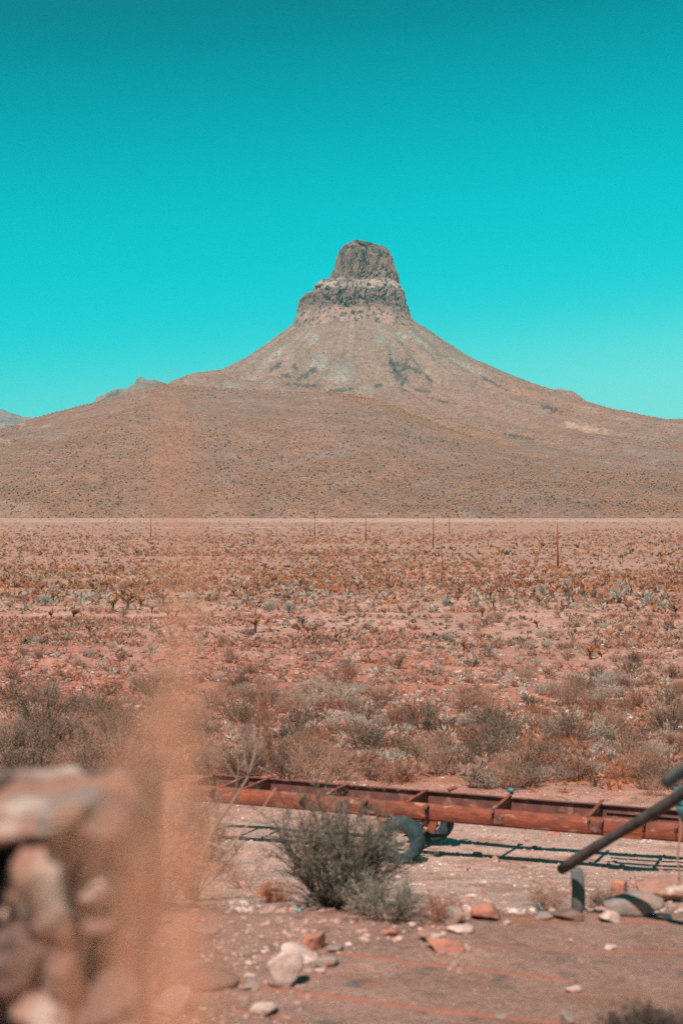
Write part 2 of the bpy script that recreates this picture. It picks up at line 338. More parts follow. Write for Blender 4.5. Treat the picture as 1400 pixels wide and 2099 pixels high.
Ym, Sm = np.meshgrid(yy, sx_, indexing='ij'); Xm = Sm * (60 + Ym * .31) + 40
Zm = mh(Xm, Ym)
mt_ = MB(); mt_.add(np.stack([Xm, Ym, Zm], -1), q=grid_faces(len(yy), len(sx_)))
mountain = mt_.build('mountain', M['slope'], smooth=True); mountain['kind'] = 'structure'
PX = Xm / Ym * F + 700; RW = HZ - Zm / Ym * F
col = np.broadcast_to(c(.345, .200, .155), Xm.shape + (3,)).copy()
nA = fbm(Xm * .006, Ym * .006, s=101); nB = fbm(Xm * .03, Ym * .03, s=103); rr_ = np.hypot(Xm - X0, Ym - 3000)
col = mixc(col, c(.385, .205, .145), sstep(-.2, .4, nA) * .8)
col = mixc(col, c(.33, .235, .20), sstep(0, .45, nB) * .6)
up = 1 - sstep(230, 420, rr_)
col = mixc(col, c(.30, .215, .175), up * .75)
ang = np.arctan2(Xm - X0, -(Ym - 3000))
streak = vnoise(ang * 16, rr_ * .006, s=105)
col = mixc(col, c(.38, .32, .27), sstep(.05, .5, streak + .4 * nB) * (1 - sstep(220, 420, rr_)) * .45)      # grey scree tongues
def blob(cx, cy, wx, wy, rot=0, n=.5, f=.045, s=0):
    a = R(rot); u = (PX - cx) * math.cos(a) + (RW - cy) * math.sin(a); v = -(PX - cx) * math.sin(a) + (RW - cy) * math.cos(a)
    d = np.hypot(u / wx, v / wy) + n * fbm(PX * f * 2, RW * f * 2, s=110 + s)
    return 1 - sstep(.85, 1.05, d)
for (a_, b_, w1, w2, ro) in [(775, 697, 16, 9, 10), (860, 700, 26, 7, 40), (650, 740, 28, 14, 30), (705, 757, 24, 12, 0), (640, 700, 22, 8, -30), (940, 745, 38, 6, 28), (560, 730, 36, 5, -38), (690, 775, 30, 7, 0), (820, 690, 18, 8, 20), (970, 760, 30, 5, 25), (470, 790, 30, 7, -5)]:
    col = mixc(col, c(.33, .31, .27), blob(a_, b_, w1, w2, ro, .7, s=int(a_)) * .7)
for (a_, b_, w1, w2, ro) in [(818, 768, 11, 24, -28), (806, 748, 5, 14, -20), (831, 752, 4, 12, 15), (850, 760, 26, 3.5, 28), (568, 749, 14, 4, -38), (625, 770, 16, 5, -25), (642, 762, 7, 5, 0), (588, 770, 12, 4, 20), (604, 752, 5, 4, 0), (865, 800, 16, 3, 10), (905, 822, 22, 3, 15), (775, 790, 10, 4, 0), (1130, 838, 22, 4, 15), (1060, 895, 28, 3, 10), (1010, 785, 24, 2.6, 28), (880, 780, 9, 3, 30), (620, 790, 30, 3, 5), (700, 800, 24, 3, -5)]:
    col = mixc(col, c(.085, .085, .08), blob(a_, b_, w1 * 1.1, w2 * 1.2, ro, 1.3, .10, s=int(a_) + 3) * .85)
for (a_, b_, w1, w2, ro) in [(1215, 880, 32, 10, 8), (1170, 870, 20, 6, 20), (20, 868, 30, 3, 5), (95, 873, 12, 3, -15), (40, 1034, 34, 3, 3), (10, 1028, 14, 4, 0), (8, 905, 16, 6, 20)]:
    col = mixc(col, c(.52, .33, .25), blob(a_, b_, w1, w2, ro, .8, .06, s=int(a_) + 5) * .8)
col = mixc(col, c(.40, .20, .10), np.clip(blob(900, 868, 220, 12, 17, .6, .02, 9) * .5, 0, 1))
set_attr(mountain.data, col.reshape(-1, 3))

# butte: two cliff tiers with a scree ledge between, displaced columns and ledges
YB = 3000.0
def sil(pts): a = np.array(pts, float); return -(a[:, 1] - HZ) / F * YB, (a[:, 0] - 700) / F * YB
hl, xl = sil([(600, 690), (603, 664), (611, 645), (613, 618), (625, 606), (641, 603), (644, 590), (652, 581), (672, 577), (677, 572), (680, 560), (689, 550), (691, 532), (697, 515), (708, 504), (722, 498)])
hr, xr = sil([(862, 690), (843, 656), (838, 640), (831, 625), (829, 605), (822, 592), (818, 586), (818, 570), (812, 556), (807, 540), (803, 526), (795, 514), (782, 507), (765, 503), (745, 499)])
hh = np.concatenate([np.linspace(330, 551.4, 230)])
cols_ = 520; th = np.linspace(0, 2 * np.pi, cols_, endpoint=False)
H, T = np.meshgrid(hh, th, indexing='ij')
L_ = np.interp(H, hl, xl); R_ = np.interp(H, hr, xr); cxm = (L_ + R_) / 2; hw = (R_ - L_) / 2
ct, st = np.cos(T), np.sin(T)
se = (np.abs(ct) ** 2.4 + np.abs(st) ** 2.4) ** (-1 / 2.4)
depth = hw * (.74 - .24 * sstep(440, 476, H + 5 * vnoise(ct * 3, st * 3, s=299)))
Xb = hw * ct * se; Yb = depth * st * se
u = T * 14
rough = fbm(ct * 7, st * 7, H * .035, o=5, s=201, g=.6); crack = np.maximum(1 - np.abs(vnoise(ct * 6 + rough * .3, st * 6, H * .012, s=205)), 1 - np.abs(vnoise(ct * 15, st * 15, H * .03, s=206)) - .08); crack = np.clip(crack - .78, 0, 1) / .22
led = vnoise(ct * 2.5, st * 2.5, (H + 14 * vnoise(ct * 3, st * 3, s=208)) * .085, s=207)
fine = fbm(ct * 26, st * 26, H * .16, o=4, s=209)
tier = np.clip(sstep(402, 412, H + 6 * rough) * (1 - sstep(448, 458, H + 6 * rough)) + sstep(468, 476, H), 0, 1)
disp = rough * 10 * (.35 + .65 * tier) - crack * 11 * tier + led * 3.8 * (.4 + .6 * vnoise(ct * 4, st * 4, s=209)) + fine * 3.4
# bottom skirts out as scree
sk = np.clip((404 - H) / 50, 0, 1)
fr = np.clip(-st, 0, 1)
disp = disp * (1 - .6 * sk) + 26 * sk * np.abs(st) - 10 * sstep(446, 470, H) * (1 - sstep(470, 500, H)) * fr * 0
edge = np.abs(ct) ** 6
disp = disp * (1 - .5 * edge)
nrm = np.hypot(Xb, Yb) + 1e-6
Xb = Xb + Xb / nrm * disp + cxm; Yb = Yb + Yb / nrm * disp
Hz = H + fbm(ct * 5, st * 5, s=221) * 5 * sstep(360, 410, H) + fine * 1.2
Vb = np.stack([Xb, Yb + YB - 8, Hz], -1)
# close the top with shrinking, rounded rings
top = Vb[-1]; cen = top.mean(0); rings = [Vb.reshape(-1, 3)]
K = 12
for k in range(1, K + 1):
    f = 1 - (k / K) ** 1.0; p = cen + (top - cen) * f; p[:, 2] = top[:, 2] * f + (cen[2]) * (1 - f) + 4.5 * (1 - f * f) + fbm(p[:, 0] * .12, p[:, 1] * .12, s=231) * 2 * f
    rings.append(p)
nr = len(hh) + K; V = np.vstack(rings)
i = np.arange(nr - 1)[:, None] * cols_; j = np.arange(cols_)[None]; k2 = (j + 1) % cols_
b = MB(); b.add(V, q=np.stack([i + j, i + k2, i + cols_ + k2, i + cols_ + j], -1).reshape(-1, 4))
o = b.build('butte', M['butte'], smooth=False); o['kind'] = 'structure'
zv, xv, yv = V[:, 2], V[:, 0], V[:, 1]
bc = np.broadcast_to(c(.195, .125, .105), V.shape).copy(); wz = zv + 7 * fbm(xv * .03, yv * .03, s=311)
bc = mixc(bc, c(.30, .235, .20), sstep(446, 452, wz) * (1 - sstep(466, 474, wz)) * .9)
bc = mixc(bc, c(.28, .19, .155), (1 - sstep(392, 412, wz)) * .8)
bc = mixc(bc, c(.12, .095, .085), sstep(.1, .45, fbm(xv * .035, yv * .05, zv * .03, s=313)) * .6)
set_attr(o.data, bc)

# far mesa with cliff band, and far-left ridge
def ridge(name, pts, d, base_row, cliff, mt, s=1, depth=900, n=260):
    a = np.array(pts, float); px_ = np.linspace(a[0, 0], a[-1, 0], n); rw = np.interp(px_, a[:, 0], a[:, 1])
    x = (px_ - 700) / F * d; h = -(rw - HZ) / F * d + fbm(px_ * .15, px_ * 0, s=s) * d * .0006
    steps = [(-depth, -1), (-depth * .5, .35), (-depth * .22, .62), (-depth * .06, .78), (-depth * .03, cliff), (-depth * .01, .97), (0, 1.0), (depth * .2, .99), (depth * .6, .6), (depth, -1)]
    V = []
    rings = []
    tt = np.linspace(0, len(steps) - 1, 60)
    sy = np.interp(tt, range(len(steps)), [q[0] for q in steps]); sf = np.interp(tt, range(len(steps)), [q[1] for q in steps])
    bz = -(base_row - HZ) / F * d
    for yv, fv in zip(sy, sf):
        hh_ = np.where(fv >= 0, bz + (h - bz) * fv, bz + (bz + 60) * fv)
        nz = fbm(x * .02, np.full(n, yv * .02), s=s + 3)
        V.append(np.stack([x + nz * 10, d + yv + nz * 22, hh_ + nz * 4 * (fv < .98)], 1))
    m = MB(); m.add(np.stack(V), q=grid_faces(60, n)); o = m.build(name, mt); o['kind'] = 'structure'; return o
ridge('mesa', [(150, 900), (190, 834), (193, 813), (215, 808), (240, 797), (262, 795), (278, 785), (281, 777), (288, 771), (296, 776), (306, 780), (322, 778), (340, 786), (380, 800), (450, 830)], 4600, 870, .80, M['mesa'], 5, depth=230)
ridge('far_ridge', [(-500, 790), (-200, 812), (-60, 822), (0, 839), (25, 847), (45, 854), (70, 856), (90, 853), (120, 853), (200, 866), (300, 900)], 5200, 890, .9, M['mesa'], 15, depth=500)

hz = MB(); hz.box(-8200, 8200, -120, 9400, -190, 640); hzm = bpy.data.materials.new('thin_air_haze'); hzm.use_nodes = True
N_ = hzm.node_tree.nodes; N_.remove(N_['Principled BSDF']); pv = N_.new('ShaderNodeVolumePrincipled'); pv.inputs['Density'].default_value = HAZE; pv.inputs['Color'].default_value = (.06, .86, .92, 1)
hzm.node_tree.links.new(pv.outputs[0], N_['Material Output'].inputs['Volume'])
o = hz.build('haze', hzm); tag(o, 'thin pale haze hanging over the whole desert plain', 'haze', kind='stuff')

# ------------------------------------------------------------------ rusted trailer chassis
AX = R(21.5); ca, sa = math.cos(AX), math.sin(AX)
CH0 = (-1.72, 23.96); ZT = -4.80                       # near rail, top edge
def s_of(px, v=0.0):
    k = (px - 700) / F
    x0, y0 = CH0[0] + v * sa, CH0[1] + v * ca
    return (k * y0 - x0) / (ca + k * sa)
GZC = float(gz(0.9, 22.7))
ch = empty('trailer_chassis', (CH0[0], CH0[1], GZC), -AX, 'long rusted orange steel trailer chassis on one pair of wheels in the gravel yard', 'trailer chassis')
H0 = ZT - GZC; W0 = 1.07; S0, S1 = s_of(384), 10.5
def part(mb, name, mt, parent=ch, smooth=False): return mb.build(name, mt, parent, smooth)
def channel(v, side, z1, z0, s0=S0, s1=S1, fl=.075, th=.012, n=40):
    """C channel along s; web at v, flanges reaching to v + side * fl, web slightly bowed by wear"""
    m = MB(); rs = np.random.RandomState(int(abs(v) * 100) + 3)
    prof_ = [(side * .012, z0), (-side * .012, z0 + .03), (-side * .03, z0 + .09), (-side * .034, (z0 + z1) / 2), (-side * .03, z1 - .08), (-side * .012, z1 - .03), (side * .004, z1 - .006), (side * .018, z1), (side * fl, z1 + .002), (side * fl, z1 - th), (side * th, z1 - th), (side * th, z0 + th), (side * fl, z0 + th), (side * fl, z0)]
    ss_ = np.linspace(s0, s1, n); k = len(prof_); V = []
    for q in ss_:
        wv = .006 * math.sin(q * 2.1 + v) + rs.uniform(-.002, .002)
        V.append([[q, v + a_ + wv, b_] for a_, b_ in prof_])
    V = np.array(V); i = np.arange(n - 1)[:, None] * k; j = np.arange(k)[None]; jj = (j + 1) % k
    m.add(V.reshape(-1, 3), q=np.stack([i + j, i + jj, i + k + jj, i + k + j], -1).reshape(-1, 4))
    return m
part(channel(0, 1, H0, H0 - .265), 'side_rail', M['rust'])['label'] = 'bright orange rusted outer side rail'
part(channel(W0, -1, H0, H0 - .25), 'side_rail', M['rust_dark_shaded'])['label'] = 'far side rail in shaded dark brown'  # shade under the top flange is put into the rail colour
# outriggers (gusset plates) on the near rail
for i_, (px, b_) in enumerate([(440, .24), (487, .10), (625, .26), (752, .22), (877, .20), (1010, .12), (1207, .08), (1234, .14), (1320, .12), (1386, .10)]):
    s = s_of(px); m = MB(); t = .012
    z1, z0 = H0 - .004, H0 - .235
    v = np.array([[s + a_, y_, z_] for a_ in (0, t) for y_, z_ in [(-.016, z1), (-b_, z1 - .03), (-b_, z1 - .10), (-.016, z0)]])
    m.add(v, q=[[0, 1, 2, 3], [7, 6, 5, 4], [0, 4, 5, 1], [1, 5, 6, 2], [2, 6, 7, 3], [3, 7, 4, 0]])
    m.box(s - .02, s + .035, -b_ - .002, -.018, z1 - .0, z1 + .008, lambda p: [p[0], p[1], p[2] - .03 * (p[1] < -.05)])
    part(m, 'outrigger_bracket', M['rust_dark_shaded'])  # unlit side of the brackets is painted as darker rust
# cross members: plate with top flange
for i_, (px, raised) in enumerate([(385, 0), (452, 0), (499, 0), (664, 0), (833, 0), (1011, 1), (1205, 1), (1330, 0), (1430, 0)]):
    s = s_of(px); m = MB(); up_ = .02 if not raised else .07
    m.box(s - .005, s + .007, .014, W0 - .014, H0 - .21, H0 - .014)
    m.box(s - .03, s + .03, .002, W0 + (.10 if raised else -.002), H0 + .004 + (.03 if raised else 0), H0 + .016 + (.03 if raised else 0), lambda p, r=raised: [p[0], p[1], p[2] - (.0 if not r else .03 * (1 - p[1] / W0))])
    part(m, 'cross_member', M['rust'])
s = s_of(1011); m = MB()
a_ = np.linspace(0, 1, 7); m.tube([[s, W0 + .02, H0 - .2], [s, W0 + .02, H0 + .07], [s, W0 + .02, H0 + .075], [s, W0 + .02, H0 + .13], [s, W0 + .02, H0 + .14]], [.018, .018, .055, .055, .03], 12); part(m, 'jack_knob', M['steel'], smooth=True)
m = MB(); s = s_of(877); m.tube([[s, W0 + .03, H0 + .02], [s + .12, W0 + .13, H0 + .07]], .035, 8); part(m, 'pipe_stub', M['rust'])
# inner beams of the right-hand section
for v, z1, hgt in [(.36, H0 - .05, .16), (.66, H0 - .03, .12)]:
    m = MB(); m.box(s_of(1226), S1, v, v + .02, z1 - hgt, z1); m.box(s_of(1226), S1, v - .04, v - .001, z1 - .012, z1 - .001); part(m, 'inner_beam', M['rust_dark_shaded'])
m = MB(); m.box(s_of(1240), s_of(1316), -.06, -.018, H0 - .262, H0 - .215); part(m, 'step_bar', M['rust'])
m = MB(); m.box(s_of(530), s_of(655), .5, .62, H0 - .20, H0 - .19); m.box(s_of(700), s_of(820), .42, .5, H0 - .17, H0 - .16); part(m, 'floor_strap', M['rust_dark_shaded'])
for px in (752, 1010, 1207):
    s = s_of(px); m = MB(); m.box(s + .03, s + .19, -.046, -.034, H0 - .21, H0 - .06); jp = part(m, 'joint_plate', M['rust_dark_shaded'])
    for a_, b_ in [(.06, .09), (.16, .09), (.06, .18), (.16, .18)]:
        m = MB(); m.tube([[s + a_, -.047, H0 - b_], [s + a_, -.058, H0 - b_]], .011, 6); m.build('bolt', M['rust'], jp)
# axle, spring hangers and wheels
SW = s_of(820, -.3); RT = .378; ZA = RT - .012
m = MB(); m.tube([[SW, -.30, ZA], [SW, W0 + .30, ZA]], .035, 10); part(m, 'axle', M['rust_dark_shaded'], smooth=True)
for v in (.05, W0 - .09):
    m = MB()
    for k in range(4):
        L_2 = .42 - k * .09; q = np.linspace(-1, 1, 9)
        m.tube(np.stack([SW + q * L_2, q * 0 + v, ZA + .04 + k * .013 + .10 * (q * L_2 / .42) ** 2], 1), .010, 5)
    part(m, 'leaf_spring', M['rust_dark_shaded'])
    for d_ in (-.42, .42):
        m = MB(); m.add(np.array([[SW + d_ + a_ * w_, v + t_, z_] for t_ in (-.03, .03) for a_, w_, z_ in [(-1, .10, H0 - .262), (1, .10, H0 - .262), (1, .04, ZA + .09), (-1, .04, ZA + .09)]]), q=[[0, 1, 2, 3], [7, 6, 5, 4], [0, 4, 5, 1], [1, 5, 6, 2], [2, 6, 7, 3], [3, 7, 4, 0]]); part(m, 'spring_hanger', M['rust'])
def lathe(profile, n, cx, cy, cz, axis='y'):
    a_ = np.arange(n) / n * 2 * np.pi; P_ = np.array(profile, float)
    if axis == 'y': V = np.stack([np.stack([cx + r_ * np.cos(a_), np.full(n, cy + h_), cz + r_ * np.sin(a_)], 1) for r_, h_ in P_])
    else: V = np.stack([np.stack([cx + r_ * np.cos(a_), cy + r_ * np.sin(a_), np.full(n, cz + h_)], 1) for r_, h_ in P_])
    k = len(P_); i = np.arange(k - 1)[:, None] * n; j = np.arange(n)[None]; jj = (j + 1) % n
    m = MB(); m.add(V.reshape(-1, 3), q=np.stack([i + j, i + jj, i + n + jj, i + n + j], -1).reshape(-1, 4)); return m
def wheel(v, out_):
    t_ = .115
    tp = [(.19, -t_ * .8), (.235, -t_), (.31, -t_ * 1.04), (.352, -t_ * .9), (.372, -t_ * .66), (RT, -t_ * .3), (RT, t_ * .3), (.372, t_ * .66), (.352, t_ * .9), (.31, t_ * 1.04), (.235, t_), (.19, t_ * .8), (.185, 0), (.19, -t_ * .8)]
    wh = lathe(tp, 48, SW, v, ZA).build('wheel', M['rubber'], ch, True)
    # tread grooves as thin proud ribs
    m = MB()
    for q in (-.06, -.02, .02, .06):
        a_ = np.linspace(0, 2 * np.pi, 40); m.tube(np.stack([SW + (RT - .004) * np.cos(a_), a_ * 0 + v + q, ZA + (RT - .004) * np.sin(a_)], 1), .008, 4, caps=False)
    m.build('tread', M['rubber'], wh)
    rim = MB()
    rr2 = lathe([(.197, -.09 * out_), (.188, -.07 * out_), (.176, -.02 * out_), (.17, .05 * out_), (.185, .08 * out_)], 36, SW, v, ZA); rim.add(np.vstack(rr2.v), q=np.vstack(rr2.q))
    # open spoke rim: five broad spokes round a hub, gaps see through
    for k in range(5):
        a0 = k / 5 * 2 * math.pi + .35; P_ = []
        c0, s0 = math.cos(a0), math.sin(a0)
        for r_, w_, y_ in [(.06, .045, -.045), (.13, .032, -.03), (.178, .05, -.01)]:
            for sg in (-1, 1): P_.append([SW + r_ * c0 - sg * w_ * s0, v + y_ * out_, ZA + r_ * s0 + sg * w_ * c0])
        P_ = np.array(P_); B_ = P_ + [0, .014 * out_, 0]
        rim.add(np.vstack([P_, B_]), q=[[0, 1, 3, 2], [2, 3, 5, 4], [6, 8, 9, 7], [8, 10, 11, 9], [0, 2, 8, 6], [2, 4, 10, 8], [1, 7, 9, 3], [3, 9, 11, 5]])
    rim.build('rim', M['rim'], wh)
    hb = lathe([(.001, -.11 * out_), (.035, -.105 * out_), (.045, -.06 * out_), (.085, -.052 * out_), (.09, -.03 * out_), (.05, .03 * out_)], 20, SW, v, ZA); hb.build('hub', M['rim'], wh, True)
wheel(-.27, 1); wheel(W0 + .27, -1)

# ------------------------------------------------------------------ rocks
def ico(sub):
    t = (1 + 5 ** .5) / 2
    v = [(-1, t, 0), (1, t, 0), (-1, -t, 0), (1, -t, 0), (0, -1, t), (0, 1, t), (0, -1, -t), (0, 1, -t), (t, 0, -1), (t, 0, 1), (-t, 0, -1), (-t, 0, 1)]
    f = [(0, 11, 5), (0, 5, 1), (0, 1, 7), (0, 7, 10), (0, 10, 11), (1, 5, 9), (5, 11, 4), (11, 10, 2), (10, 7, 6), (7, 1, 8), (3, 9, 4), (3, 4, 2), (3, 2, 6), (3, 6, 8), (3, 8, 9), (4, 9, 5), (2, 4, 11), (6, 2, 10), (8, 6, 7), (9, 8, 1)]
    v = [np.array(p, float) / np.linalg.norm(p) for p in v]
    for _ in range(sub):
        cache = {}; nf = []
        def mid(a, b_):
            k = (min(a, b_), max(a, b_))
            if k not in cache: p = v[a] + v[b_]; v.append(p / np.linalg.norm(p)); cache[k] = len(v) - 1
            return cache[k]
        for a, b_, c_ in f: x, y_, z_ = mid(a, b_), mid(b_, c_), mid(c_, a); nf += [(a, x, z_), (b_, y_, x), (c_, z_, y_), (x, y_, z_)]
        f = nf
    return np.array(v), np.array(f)
ICO = [ico(i) for i in range(5)]
def rock_v(seed, sub=3, cuts=9, soft=.03, nz=.14, boxy=.72):
    v, f = ICO[sub]; v = np.sign(v) * np.abs(v) ** boxy; v = v / np.abs(v).max(); rs = np.random.RandomState(seed)
    for _ in range(cuts):
        n_ = rs.normal(size=3); n_ /= np.linalg.norm(n_); d_ = rs.uniform(.5, .85); k = np.maximum(0, v @ n_ - d_); v -= n_ * (k * (1 - soft))[:, None]
    v *= (1 + nz * fbm(v[:, 0] * 2.2 + seed, v[:, 1] * 2.2, v[:, 2] * 2.2, s=seed))[:, None]
    return v, f
def rotm(rx, ry, rz):
    cx, sx2, cy, sy2, cz, sz = math.cos(rx), math.sin(rx), math.cos(ry), math.sin(ry), math.cos(rz), math.sin(rz)
    return np.array([[cz, -sz, 0], [sz, cz, 0], [0, 0, 1]]) @ np.array([[cy, 0, sy2], [0, 1, 0], [-sy2, 0, cy]]) @ np.array([[1, 0, 0], [0, cx, -sx2], [0, sx2, cx]])
def rock(name, mt, loc, size, rot, seed, parent=None, sub=3, smooth=True, **k):
    v, f = rock_v(seed, sub, **k); v = (v * np.array(size) / 2) @ rotm(*rot).T
    m = MB(); m.add(v, t=f); o = m.build(name, mt, parent, smooth); o.location = loc; return o

# ------------------------------------------------------------------ rubble stone pillar, close on the left
PD = 2.7
base = pt(20, 1034, PD); pil = empty('stone_pillar', (-.70, PD + .3, -1.62), 0, 'blurred rubble stone pillar with a flat capstone at the left edge', 'stone pillar')
def local(v): return v - Vector(pil.location)
m = MB(); g = np.array(pil.location)
for k, (z0, z1) in enumerate([(-1.7, -1.3), (-1.3, -.95), (-.95, -.60)]):
    i_ = .01 * (k % 2)
    m.box(-1.2 - g[0], -.41 - i_ * 3 - g[0], PD + .06 - g[1], PD + .55 - g[1], z0 - g[2] + .0015, z1 - g[2] - .0015)
m.build('mortar_core', M['mortar'], pil)
def pstone(px, row, wpx, hpx, mt, d=PD, depth=.16, rot=0, seed=0, cuts=7, soft=.3, boxy=.55):
    wpx *= 1.1; hpx *= 1.16; p = pt(px, row, d); o = rock('stone', M[mt], local(p), (wpx / F * d, depth, hpx / F * d), (0, 0, 0), seed, pil, 4, cuts=cuts, soft=soft, boxy=boxy, nz=.2); o.rotation_euler = (0, R(rot), 0); return o
# capstones
pstone(170, 1652, 235, 92, 'stone_peach', PD + .05, .5, 9, 3, 6, boxy=.9)
pstone(226, 1672, 92, 56, 'stone_brown', PD - .10, .3, 14, 4, 5, boxy=.8)
pstone(40, 1672, 240, 110, 'stone_peach', PD + .02, .5, -4, 5, 6)
pstone(40, 1634, 150, 34, 'stone_grey', PD + .12, .3, 0, 6)
pstone(150, 1660, 150, 44, 'stone_grey', PD - .10, .22, -12, 7)
pstone(-110, 1680, 260, 130, 'stone_brown', PD, .5, 0, 8)
# face stones
pstone(188, 1728, 120, 150, 'stone_brown', PD - .02, .2, 4, 11)
pstone(262, 1712, 50, 100, 'stone_grey', PD + .03, .2, 0, 12)
pstone(105, 1700, 90, 90, 'stone_brown', PD, .2, 0, 13)
pstone(108, 1815, 108, 210, 'stone_peach', PD - .07, .22, -6, 14, 5)
pstone(200, 1812, 100, 56, 'stone_peach', PD - .05, .2, -4, 15)
pstone(258, 1815, 50, 70, 'stone_brown', PD + .04, .2, 0, 16)
pstone(225, 1868, 96, 52, 'stone_brown', PD, .2, 6, 17)
pstone(272, 1890, 40, 80, 'stone_brown', PD + .05, .2, 0, 18)
pstone(26, 1862, 50, 34, 'stone_pale', PD - .02, .12, -40, 19)
pstone(40, 1790, 34, 110, 'stone_grey', PD - .02, .12, 12, 20)
pstone(-20, 1720, 60, 60, 'stone_peach', PD, .2, 0, 21)
pstone(-60, 1830, 80, 160, 'stone_brown', PD, .2, 0, 22)
pstone(60, 1960, 130, 120, 'stone_brown', PD - .05, .22, 10, 23)
pstone(148, 1965, 90, 90, 'stone_brown', PD - .02, .2, 0, 24)
pstone(283, 1765, 34, 70, 'stone_brown', PD + .10, .2, 10, 25, 6, boxy=.8)
pstone(286, 1960, 40, 90, 'stone_brown', PD + .12, .2, -8, 35, 6, boxy=.8)
pstone(278, 1680, 46, 60, 'stone_grey', PD + .14, .2, 0, 36, 6, boxy=.9)
pstone(236, 2032, 120, 76, 'stone_brown', PD - .05, .24, -8, 26)
pstone(90, 2060, 150, 90, 'stone_peach', PD - .04, .24, 4, 27)
pstone(215, 2100, 130, 80, 'stone_grey', PD - .06, .24, 6, 28)
pstone(-40, 1990, 120, 180, 'stone_brown', PD, .24, 0, 29)

# ------------------------------------------------------------------ handrail post, leaning pole, stake
px_, py_, pz_ = hit(1185, 1872)
D_P = py_
t = empty('wooden_post', (px_, py_, pz_), 0, 'short grey weathered round post propping the lower end of the dark pole', 'post')
zt_ = -(1782 - HZ) / F * D_P - pz_
m = MB(); m.tube([[0, 0, -.1], [.003, 0, zt_ * .5], [-.012, 0, zt_ - .012], [-.012, 0, zt_]], [.058, .056, .052, .044], 16); m.build('shaft', M['post'], t, True)
m = MB(); m.tube([[.052, -.03, zt_ - .10], [.054, -.03, zt_ - .02]], .006, 6); m.build('nail_strap', M['wire'], t)
p0 = pt(1151, 1783, D_P - .10); p1 = pt(1400, 1626, D_P - 1.6); dv = p1 - p0
m = MB(); q = np.linspace(0, 1.45, 14); P_ = np.array([p0 + dv * float(a_) for a_ in q]) - np.array(p0)
P_[:, 2] += .006 * np.sin(q * 6); m.tube(P_, .042 + .004 * np.sin(q * 9), 14)
o = m.build('wooden_pole', M['wood'], None, True); o.location = p0
tag(o, 'long dark weathered pole slanting up to the right from the short post', 'pole')
p0 = pt(1366, 1604, 6.2); p1 = pt(1440, 1548, 5.9); m = MB(); q = np.linspace(0, 1, 8); P_ = np.array([p0 + (p1 - p0) * float(a_) for a_ in q]) - np.array(p0)
m.tube(P_, .028, 12); o = m.build('wooden_pole', M['post'], None, True); o.location = p0; tag(o, 'blurred pale grey pole end poking in from the right edge above the teal pot', 'pole')
sx0, sy0, sz0 = hit(1392, 1850); d_ = sy0
tk = empty('garden_stake', (sx0, sy0, sz0), 0, 'thin stake carrying a glossy teal pot, cut off by the right edge', 'stake')
m = MB(); q = np.linspace(0, 1, 12); ztop = -(1685 - HZ) / F * d_ - sz0
m.tube(np.stack([.015 * np.sin(q * 9), 0 * q, q * (ztop + .03)], 1), .010, 6); m.build('stem', M['wire'], tk)
ph = (1686 - 1606) / F * d_
pot = lathe([(.001, 0), (.05, .002), (.075, .03), (.10, .09), (.118, .13), (.112, .145), (.104, .15), (.112, .16), (.128, .185), (.118, .205), (.10, .215), (.11, .23), (.125, .26), (.128, .30), (.115, .305), (.10, .28), (.001, .275)], 32, .085, 0, ztop, 'z')
pot.build('pot', M['steel'], tk, True)

# ------------------------------------------------------------------ telegraph poles
def telegraph(px, base_row, top_row, lab, d, lean=0):
    X_ = (px - 700) / F * d; zb = float(gz(X_, d)); zt = -(top_row - HZ) / F * d; h = zt - zb
    t = empty('telegraph_pole', (X_, d, zb), 0, lab, 'telegraph pole', 'telegraph poles crossing the plain')
    m = MB(); m.tube([[0, 0, -.3], [lean * h * .5, 0, h * .5], [lean * h, 0, h]], [.19, .17, .13], 8); m.build('shaft', M['pole'], t, True)
    m = MB(); m.box(-.07 + lean * h, .07 + lean * h, -.19, -.121, h - .5, h - .15); m.build('insulator', M['wire'], t)
    return t, (X_ + lean * h, d, zt)
_, A1 = telegraph(1143, 1165, 1072, 'tallest and nearest telegraph pole, rust red, on the right of the plain', 282, -.012)
_, A2 = telegraph(888, 1120, 1059, 'second tallest telegraph pole, right of the centre of the plain', 425)
_, A3 = telegraph(750, 1111, 1060, 'telegraph pole below the butte, left of the second tallest one', 515)
_, A4 = telegraph(645, 1112, 1063, 'faint thin telegraph pole just left of the one below the butte', 600)
_, A5 = telegraph(310, 1096, 1049, 'lone telegraph pole on the left side of the plain', 575)
_, A6 = telegraph(921, 1090, 1043, 'distant slender telegraph pole close behind the second tallest one', 640)
_, A7 = telegraph(-60, 1100, 1045, 'telegraph pole beyond the left edge carrying the wires on', 560)
def wire(a, b_, lab, sag=2.0, dz=0):
    q = np.linspace(0, 1, 30); a, b_ = np.array(a), np.array(b_)
    P_ = a + (b_ - a) * q[:, None]; P_[:, 2] += -sag * 4 * q * (1 - q) + dz
    o_ = MB(); o_.tube(P_ - P_[0], .035, 4); o_ = o_.build('overhead_wire', M['wire']); o_.location = P_[0]; tag(o_, lab, 'wire', 'overhead wires of the telegraph line')
wire(A7, A5, 'upper overhead wire left of the lone left telegraph pole', 1.2, .2); wire(A7, A5, 'lower overhead wire left of the lone left telegraph pole', 1.2, -1.0)
wire(A5, A4, 'overhead wire running right from the lone left telegraph pole', 2.2)

